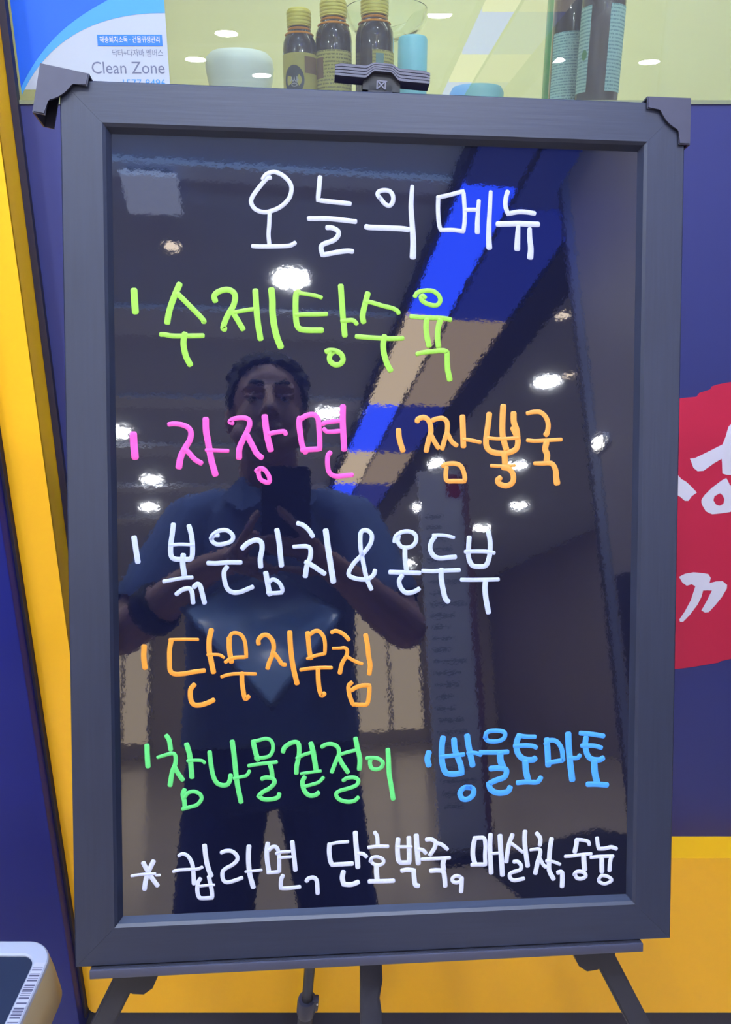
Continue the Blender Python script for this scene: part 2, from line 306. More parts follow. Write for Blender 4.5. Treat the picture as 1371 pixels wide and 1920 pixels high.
# red brush seal with white brush letters on the navy wall
RS = empty('wall_emblem', Matrix.Translation((0.55, 1.05, 0.95)), 'red brush painted seal with white brush letters on the navy wall', 'sign')
M_red = mat('red_brush_print', (178, 28, 60), 0.5, 0.04, 14); M_wprint = mat('white_print', (200, 196, 206), 0.5, 0.01)
RED_PTS = [(0.4984, 1.2415), (0.48, 1.2379), (0.4724, 1.235), (0.4715, 1.2313), (0.4569, 1.2262), (0.4539, 1.2211), (0.4365, 1.2196), (0.4063, 1.2152), (0.3638, 1.2019), (0.3143, 1.1795), (0.281, 1.1338), (0.2632, 1.0709), (0.2603, 1.0056), (0.2778, 0.9293), (0.3155, 0.8586), (0.3645, 0.8131), (0.4237, 0.7964), (0.4809, 0.8001), (0.5051, 0.8038), (0.5427, 0.8112), (0.5464, 0.814), (0.5614, 0.8177), (0.6157, 0.8314), (0.6728, 0.8766), (0.698, 0.9551), (0.6974, 1.0385), (0.6667, 1.1183), (0.618, 1.1795), (0.5502, 1.2313)]
LETTERS = [[(0.4564, 1.134), (0.4634, 1.1347), (0.483, 1.1453), (0.4992, 1.1544), (0.5021, 1.1663), (0.5037, 1.1793), (0.5096, 1.1863), (0.5417, 1.1875), (0.5527, 1.1183), (0.5304, 1.1104), (0.5115, 1.1104), (0.505, 1.1124), (0.5023, 1.128), (0.501, 1.134), (0.4903, 1.1268), (0.4776, 1.1163), (0.4694, 1.1158), (0.4629, 1.1207)], [(0.4138, 1.1376), (0.4349, 1.1183), (0.448, 1.1043), (0.4549, 1.1006), (0.4643, 1.0925), (0.4727, 1.0843), (0.4661, 1.0789), (0.4622, 1.0719), (0.457, 1.0719), (0.4503, 1.0776), (0.4291, 1.0888), (0.4114, 1.1183)], [(0.4639, 0.954), (0.4721, 0.9588), (0.4846, 0.9612), (0.4991, 0.9599), (0.5067, 0.9583), (0.511, 0.9524), (0.5102, 0.9438), (0.5195, 0.9465), (0.5293, 0.9471), (0.5368, 0.9412), (0.5372, 0.935), (0.5318, 0.9214), (0.5237, 0.9078), (0.5158, 0.8968), (0.5104, 0.896), (0.5044, 0.8995), (0.5103, 0.9146), (0.5158, 0.932), (0.5079, 0.9323), (0.5024, 0.932), (0.5017, 0.9228), (0.4973, 0.9091), (0.4883, 0.8926), (0.4793, 0.8807), (0.4748, 0.8805), (0.4733, 0.8843), (0.48, 0.8982), (0.4864, 0.916), (0.4901, 0.939), (0.4842, 0.9422), (0.4771, 0.9398), (0.4703, 0.9444)]]
RING_O = [(0.5098, 1.106), (0.5141, 1.1055), (0.5157, 1.0974), (0.5277, 1.0888), (0.5355, 1.0764), (0.533, 1.0613), (0.5244, 1.055), (0.508, 1.0525), (0.4985, 1.0517), (0.4895, 1.0558), (0.4814, 1.0676), (0.4806, 1.0739), (0.4838, 1.0801), (0.4929, 1.0913)]
RING_I = [(0.5059, 1.0833), (0.51, 1.0801), (0.5134, 1.0744), (0.513, 1.0676), (0.5082, 1.0643), (0.5024, 1.0664), (0.4979, 1.0726), (0.4985, 1.0789)]
WP = Matrix(((1, 0, 0, 0), (0, 0, -1, 1.05), (0, 1, 0, 0), (0, 0, 0, 1)))      # (x, z, out) on the blue wall
bm = bmesh.new(); prism(bm, RED_PTS, 0.0002, 0.0006); build('red_seal', bm, M_red, RS, WP)
for P in LETTERS: bm = bmesh.new(); prism(bm, P, 0.0006, 0.001); build('brush_letter', bm, M_wprint, RS, WP, label='white brush letter stroke')
def resample(P, n):
    Q = P + [P[0]]; L = [0]
    for a, b in zip(Q, Q[1:]): L.append(L[-1] + math.dist(a, b))
    out = []
    for k in range(n):
        t = L[-1] * k / n; i = max(j for j in range(len(P)) if L[j] <= t); f = (t - L[i]) / (L[i + 1] - L[i]); out.append((Q[i][0] + f * (Q[i + 1][0] - Q[i][0]), Q[i][1] + f * (Q[i + 1][1] - Q[i][1])))
    return out
cx = sum(p[0] for p in RING_I) / 8; cz = sum(p[1] for p in RING_I) / 8
def byang(P, n=40):
    Q = resample(P, 400); out = []
    for k in range(n):
        a = 2 * math.pi * k / n; out.append(min(Q, key=lambda p: abs((math.atan2(p[1] - cz, p[0] - cx) - a + math.pi) % (2 * math.pi) - math.pi)))
    return out
bm = bmesh.new(); o_ = [bm.verts.new((x, z, 0.001)) for x, z in byang(RING_O)]; i_ = [bm.verts.new((x, z, 0.001)) for x, z in byang(RING_I)]
for k in range(40): bm.faces.new((o_[k], o_[(k + 1) % 40], i_[(k + 1) % 40], i_[k]))
bmesh.ops.reverse_faces(bm, faces=[f for f in bm.faces if f.normal.z < 0]) if False else None; build('brush_letter', bm, M_wprint, RS, WP, label='white brush ring letter')
# ------------------------------------------------------------------ sticker on the glass
GP = Matrix(((1, 0, 0, 0), (0, 0, -1, 1.0575), (0, 1, 0, 0), (0, 0, 0, 1)))
ST = empty('window_sticker', Matrix.Translation((-0.33, 1.0575, 1.603)), 'blue and white notice sticker with arc on the window glass, behind the left corner guard', 'sticker')
build('sheet', B((-0.4225, 1.598, 0.0001), (-0.2395, 1.86, 0.0004)), mat('sticker_white', (158, 163, 170), 0.45, 0.01), ST, GP)
def arc(pts, m, d, lab):
    bm = bmesh.new(); prism(bm, pts, 0.0004, d); build('printed_arc', bm, m, ST, GP, label=lab)
def bez(p0, p1, p2, p3, n=24): return [tuple((1 - t) ** 3 * a + 3 * (1 - t) ** 2 * t * b + 3 * (1 - t) * t * t * c + t ** 3 * d for a, b, c, d in zip(p0, p1, p2, p3)) for t in [k / n for k in range(n + 1)]]
arc([(-0.4225, 1.86)] + bez((-0.4225, 1.592), (-0.376, 1.665), (-0.300, 1.680), (-0.2395, 1.6795)) + [(-0.2395, 1.86)], mat('sticker_sky', (62, 136, 192), 0.45, 0.01), 0.0006, 'light blue arc')
arc([(-0.4225, 1.86)] + bez((-0.4225, 1.600), (-0.378, 1.668), (-0.325, 1.685), (-0.262, 1.712)) + [(-0.2395, 1.73), (-0.2395, 1.86)], mat('sticker_blue', (16, 84, 190), 0.45, 0.03), 0.0008, 'blue arc')
bm = bmesh.new(); prism(bm, [(-0.3232, 1.6452), (-0.2450, 1.6452), (-0.2450, 1.6568), (-0.3232, 1.6568)], 0.0004, 0.0010); build('blue_banner', bm, mat('sticker_royal', (40, 108, 228), 0.45, 0.01), ST, GP)
def lettering(body, x, z, fit, size, m, d, al, parent, P, lab=None):
    me = text_mesh(body, size, al, fit); return link('lettering', me, m, parent, P @ Matrix.Translation((x, z, d)), label=lab)
M_grey = mat('grey_print', (92, 96, 116), 0.5, 0.01); M_sky = mat('sky_print', (44, 122, 196), 0.5, 0.01)
lettering('해충퇴치소독 · 건물위생관리', -0.2841, 1.6488, 0.072, 0.0078, M_wprint, 0.0012, 'CENTER', ST, GP, 'white lettering on blue')
lettering('닥터+다자바 멤버스', -0.2452, 1.6345, 0.0615, 0.0085, M_grey, 0.0006, 'RIGHT', ST, GP, 'grey lettering')
lettering('Clean Zone', -0.2448, 1.6155, 0.0885, 0.0185, M_grey, 0.0006, 'RIGHT', ST, GP, 'large grey lettering')
lettering('1577-8496', -0.2448, 1.6010, 0.0520, 0.0120, M_sky, 0.0006, 'RIGHT', ST, GP, 'blue telephone number')
# ------------------------------------------------------------------ things on the shelf behind the glass
def lines_mat(name, paper, ink_c, n, rough=0.6):
    if name in MATS: return MATS[name]
    m = mat(name, paper, rough, 0.02); nt = m.node_tree; b = nt.nodes['Principled BSDF']
    tc = nt.nodes.new('ShaderNodeTexCoord'); sp = nt.nodes.new('ShaderNodeSeparateXYZ'); nt.links.new(tc.outputs['Generated'], sp.inputs[0])
    mu = nt.nodes.new('ShaderNodeMath'); mu.operation = 'MULTIPLY'; mu.inputs[1].default_value = n; nt.links.new(sp.outputs['Z'], mu.inputs[0])
    fc = nt.nodes.new('ShaderNodeMath'); fc.operation = 'FRACT'; nt.links.new(mu.outputs[0], fc.inputs[0])
    gt = nt.nodes.new('ShaderNodeMath'); gt.operation = 'GREATER_THAN'; gt.inputs[1].default_value = 0.55; nt.links.new(fc.outputs[0], gt.inputs[0])
    nz = nt.nodes.new('ShaderNodeTexNoise'); nz.inputs['Scale'].default_value = 1.0; mp = nt.nodes.new('ShaderNodeMapping'); mp.inputs['Scale'].default_value = (26, 26, n)
    nt.links.new(tc.outputs['Generated'], mp.inputs[0]); nt.links.new(mp.outputs[0], nz.inputs[0])
    g2 = nt.nodes.new('ShaderNodeMath'); g2.operation = 'GREATER_THAN'; g2.inputs[1].default_value = 0.45; nt.links.new(nz.outputs['Fac'], g2.inputs[0])
    ml = nt.nodes.new('ShaderNodeMath'); ml.operation = 'MULTIPLY'; nt.links.new(gt.outputs[0], ml.inputs[0]); nt.links.new(g2.outputs[0], ml.inputs[1])
    mx = nt.nodes.new('ShaderNodeMix'); mx.data_type = 'RGBA'; mx.inputs[6].default_value = (*lin(paper), 1); mx.inputs[7].default_value = (*lin(ink_c), 1)
    nt.links.new(ml.outputs[0], mx.inputs[0]); nt.links.new(mx.outputs[2], b.inputs['Base Color']); return m
M_brown = mat('brown_bottle_glass', (52, 40, 46), 0.06, 0.05, 30, coat=0.6)
M_amber = mat('amber_liquid_edge', (255, 150, 16), 0.1, 0.1, 90)  # amber neck bands, glint of the glass put into their colour
M_gold = mat('gold_cap', (236, 220, 92), 0.32, 0.05, 60, metal=0.1)
M_lab = lines_mat('pale_gold_label', (214, 204, 112), (150, 142, 84), 16)
M_teal = lines_mat('pale_teal_label', (176, 214, 216), (118, 158, 168), 24)
def patch(bm, c, r, a0, a1, z0, z1, n=14):
    v0 = [bm.verts.new((c[0] + r * math.sin(a0 + (a1 - a0) * k / n), c[1] - r * math.cos(a0 + (a1 - a0) * k / n), c[2] + z0)) for k in range(n + 1)]
    v1 = [bm.verts.new((v.co.x, v.co.y, c[2] + z1)) for v in v0]
    for k in range(n): bm.faces.new((v0[k], v0[k + 1], v1[k + 1], v1[k]))
SH = 1.580
def vitamin(x, y, top, lab, r=0.0215):
    c = (x, y, SH); h = top - SH
    o = empty('tonic_bottle', Matrix.Translation(c), lab, 'bottle', 'small brown bottles on the window shelf')
    bm = bmesh.new(); lathe(bm, [(r * .9, 0), (r, .004), (r, h - .046), (r * .97, h - .038), (r * .78, h - .028), (r * .62, h - .0235), (r * .62, h - .018)], 32, c); build('glass_body', bm, M_brown, o, smooth=0.7)
    bm = bmesh.new()
    for z in (h - .0245, h - .0300): lathe(bm, [(r * (.66 if z > h - .027 else .84), z), (r * (.70 if z > h - .027 else .87), z + .0012), (r * (.65 if z > h - .027 else .80), z + .0026)], 32, c, cap=False)
    build('amber_ring', bm, M_amber, o, smooth=0.7, label='amber glint at the neck')
    bm = bmesh.new(); p = [(r * .66, h - .0205), (r * .72, h - .0200)]
    for k in range(4): z = h - .0185 + k * .0040; p += [(r * .70, z), (r * .735, z + .0008), (r * .735, z + .0024), (r * .70, z + .0032)]
    p += [(r * .69, h - .0018), (r * .62, h - .0003), (0.0005, h)]; lathe(bm, p, 32, c); build('ridged_cap', bm, M_gold, o, smooth=0.5)
    return o, c, h
o, c, h = vitamin(-0.0845, 1.12, 1.6999, 'leftmost and shortest small brown bottle with ridged gold cap behind the window')
bm = bmesh.new(); patch(bm, c, .0218, -1.7, 1.7, .006, h - .052); build('label', bm, mat('gold_label', (214, 200, 104), 0.5), o, smooth=True)
def disc_on(c, r, a, z, rx, rz, m, o, name, lab, d=0.0):
    bm = bmesh.new(); n = 24; ce = bm.verts.new((c[0] + (r + d) * math.sin(a), c[1] - (r + d) * math.cos(a), c[2] + z)); v = []
    for k in range(n):
        t = 2 * math.pi * k / n; aa = a + rx / r * math.cos(t); v.append(bm.verts.new((c[0] + (r + d) * math.sin(aa), c[1] - (r + d) * math.cos(aa), c[2] + z + rz * math.sin(t))))
    for k in range(n): bm.faces.new((ce, v[k], v[(k + 1) % n]))
    build(name, bm, m, o, label=lab)
M_slate = mat('slate_print', (74, 78, 96), 0.5); M_rust = mat('rust_print', (150, 116, 84), 0.5)
disc_on(c, .0220, -0.30, h - .083, .0135, .017, M_slate, o, 'label_emblem', 'dark oval on the label', .0004)
me = text_mesh('쌍', 0.013, 'CENTER'); link('label_letter', me, M_wprint, o, Matrix.Translation((c[0] - .0060, c[1] - .0232, c[2] + h - .090)) @ Matrix.Rotation(math.pi / 2, 4, 'X'), label='white letter on the dark oval')
bm = bmesh.new(); patch(bm, c, .0221, .35, 1.3, h - .075, h - .056, 8); build('label_wedge', bm, M_rust, o, label='brown wedge on the label')
o, c, h = vitamin(-0.0412, 1.128, 1.7125, 'middle small brown bottle with ridged gold cap and full yellow label behind the window', .0236)
bm = bmesh.new(); patch(bm, c, .0239, -1.7, 1.25, .006, h - .060); build('label', bm, M_lab, o, smooth=True)
bm = bmesh.new(); patch(bm, c, .0241, -1.3, -.55, h - .092, h - .068, 8); build('label_wedge', bm, M_rust, o, label='brown wedge on the label')
o, c, h = vitamin(0.0115, 1.12, 1.7125, 'right small brown bottle with half bare dark side, in front of the glass jar', .0244)
bm = bmesh.new(); patch(bm, c, .0247, -.12, 1.5, .006, h - .062); build('label', bm, M_lab, o, smooth=True)
bm = bmesh.new(); patch(bm, c, .0249, .06, .48, h - .082, h - .066, 6); build('label_square', bm, mat('teal_square', (136, 176, 176), 0.5), o, label='small teal square on the label')
# tall brown bottles with back labels and a green one
def tall(name, x, y, r, h, m, lab, spans, z0, z1, group='tall bottles on the window shelf'):
    c = (x, y, SH); o = empty(name, Matrix.Translation(c), lab, 'bottle', group)
    bm = bmesh.new(); lathe(bm, [(r * .9, 0), (r, .005), (r, h * .62), (r * .96, h * .66), (r * .6, h * .80), (r * .42, h * .86), (r * .40, h * .95)], 40, c); build('glass_body', bm, m, o, smooth=0.7)
    bm = bmesh.new(); lathe(bm, [(r * .48, h * .93), (r * .48, h * .995), (r * .44, h)], 32, c); build('screw_cap', bm, M_gold, o, smooth=0.5)
    for a0, a1 in spans: bm = bmesh.new(); patch(bm, c, r + .0004, a0, a1, z0, z1); build('label', bm, M_teal, o, smooth=True)
    return o, c
o, c = tall('sauce_bottle', 0.2985, 1.112, .0270, .27, mat('brown_bottle_smoky', (88, 76, 84), 0.06, 0.12, 18, coat=0.6), 'front tall brown bottle with pale teal text label, right of the window sill', [(0.08, 1.2), (-1.55, -0.78)], .022, .118)
disc_on(c, .0276, -1.0, .064, .004, .006, mat('leaf_green_print', (90, 150, 100), 0.5), o, 'label_emblem', 'small green dot on the label', .0003)
tall('sauce_bottle', 0.277, 1.175, .0270, .255, M_brown, 'second tall brown bottle half hidden behind the front tall bottle', [(-1.3, 0.9)], .022, .104)
tall('green_bottle', 0.2835, 1.235, .0300, .27, mat('green_bottle_glass', (92, 176, 112), 0.08, 0.1, 20, coat=0.6), 'green glass bottle peeking out left of the tall brown bottles', [], 0, 0)
# white cup, glass jar, blue tub, pale dish
M_milk = mat('milky_plastic', (246, 253, 250), 0.3, 0.02, 10)
c = (-0.1745, 1.205, SH); bm = bmesh.new(); lathe(bm, [(.034, 0), (.037, .03), (.0445, .055), (.047, .072), (.0455, .083), (.040, .0885), (.0375, .087), (.0365, .072), (.030, .01), (.0005, .008)], 40, c); cup = build('white_cup', bm, M_milk, None, smooth=0.9, origin=c)
tag(cup, 'milky white rounded plastic cup between sticker and brown bottles', 'cup')
gj = bpy.data.materials.new('jar_glass'); gj.use_nodes = True; nt = gj.node_tree; b = nt.nodes['Principled BSDF']; b.inputs['Transmission Weight'].default_value = 1.0; b.inputs['Roughness'].default_value = 0.02; b.inputs['IOR'].default_value = 1.3; b.inputs['Base Color'].default_value = (0.93, 0.97, 0.95, 1)
c = (0.030, 1.27, SH); o = empty('glass_jar', Matrix.Translation(c), 'clear glass jar with flared rim behind the right small brown bottle', 'jar')
bm = bmesh.new(); lathe(bm, [(.030, 0), (.0335, .004), (.0335, .112), (.030, .1200), (.031, .126), (.050, .134), (.0575, .146), (.0585, .160), (.0555, .160), (.050, .142), (.028, .128), (.0275, .118), (.031, .110), (.031, .006), (.0005, .005)], 48, c); build('glass_body', bm, gj, o, smooth=0.8)
c = (0.0655, 1.215, SH); bm = bmesh.new(); lathe(bm, [(.0195, 0), (.0205, .004), (.0205, .108), (.019, .1115), (.0005, .1125)], 36, c); t = build('blue_tub', bm, mat('cyan_tub', (132, 206, 232), 0.4, 0.04), None, smooth=0.6, origin=c)
tag(t, 'pale cyan blue cylindrical tub right of the small brown bottles', 'tub')
c = (0.155, 1.20, SH); bm = bmesh.new(); lathe(bm, [(.030, 0), (.036, .006), (.0375, .040), (.034, .0465), (.0005, .0480)], 40, c); t = build('shallow_dish', bm, mat('pale_cyan_dish', (150, 206, 206), 0.35, 0.03), None, smooth=0.6, origin=c)
tag(t, 'pale blue upturned dish just above the frame, left of the tall bottles', 'dish')
# ================================================================== MENU BOARD
MB = empty('menu_board', BM @ Matrix.Translation((0, -.38, 0)), 'black handwritten menu board in charcoal frame leaning on an easel', 'menu board')
HW, HH = .270, .380
PROF = [(0, -.022), (0, -.0012), (.0012, 0), (.0342, 0), (.0366, -.0022), (.0400, -.008), (.0400, -.022)]
def rail(side):
    bm = bmesh.new(); ends = []
    for s in (-1, 1):
        ring = []
        for a, w in PROF:
            e = .00008
            if side in ('t', 'b'): p = (s * (HW - a - e), (HH - a) * (1 if side == 't' else -1), w)
            else: p = ((HW - a) * (1 if side == 'r' else -1), s * (HH - a - e), w)
            ring.append(bm.verts.new(p))
        ends.append(ring)
    n = len(PROF)
    for k in range(n): bm.faces.new((ends[0][k], ends[0][(k + 1) % n], ends[1][(k + 1) % n], ends[1][k]))
    bm.faces.new(ends[0]); bm.faces.new(ends[1])
    return bm
for sd in 'tblr': build('frame_rail', rail(sd), M_railH if sd in 'tb' else M_railV, MB, BM)
build('writing_panel', B((-.2350, -.3450, -.0110), (.2350, .3450, -.0080)), M_blackboard, MB, BM, label='glossy black writing panel')
build('backing_panel', B((-.262, -.372, -.0215), (.262, .372, -.0112)), M_black, MB, BM)
def guard(C, ang, w0, lab):
    """moulded corner guard: L plate with a quarter disc, walls wrapping the frame edge; local x outwards along the top is +, C = outer corner"""
    R_ = .0303; P = [(0, 0), (.0400, 0), (.0400, .0105), (.0284, .0105)]
    a0, a1 = math.atan2(.0105, .0284), math.atan2(.0284, .0105)
    P += [(R_ * math.cos(a0 + (a1 - a0) * k / 12), R_ * math.sin(a0 + (a1 - a0) * k / 12)) for k in range(1, 12)] + [(.0105, .0284), (.0105, .0405), (0, .0405)]
    bm = bmesh.new(); prism(bm, P, .0006, .0026)
    es = [e for e in bm.edges if all(v.co.z > .0025 for v in e.verts)]; bmesh.ops.bevel(bm, geom=es, offset=.0009, segments=2, affect='EDGES')
    box(bm, (0, 0, -.024), (.0400, .0016, .0012)); box(bm, (0, 0, -.024), (.0016, .0405, .0012)); box(bm, (0, 0, -.0252), (.0400, .0095, -.0240)); box(bm, (0, 0, -.0252), (.0095, .0405, -.0240))
    sx = 1 if C[0] < 0 else -1
    M = BM @ Matrix.Translation((C[0], C[1], w0)) @ Matrix.Rotation(ang, 4, 'Z') @ Matrix.Diagonal((sx, -1, 1, 1))
    build('corner_guard', bm, M_guard, MB, M, smooth=0.5, label=lab)
guard((-.2842, .3905), math.radians(-10), .0015, 'corner guard slipped off askew')
guard((.2738, .3838), 0, .0004, 'corner guard seated on the corner')
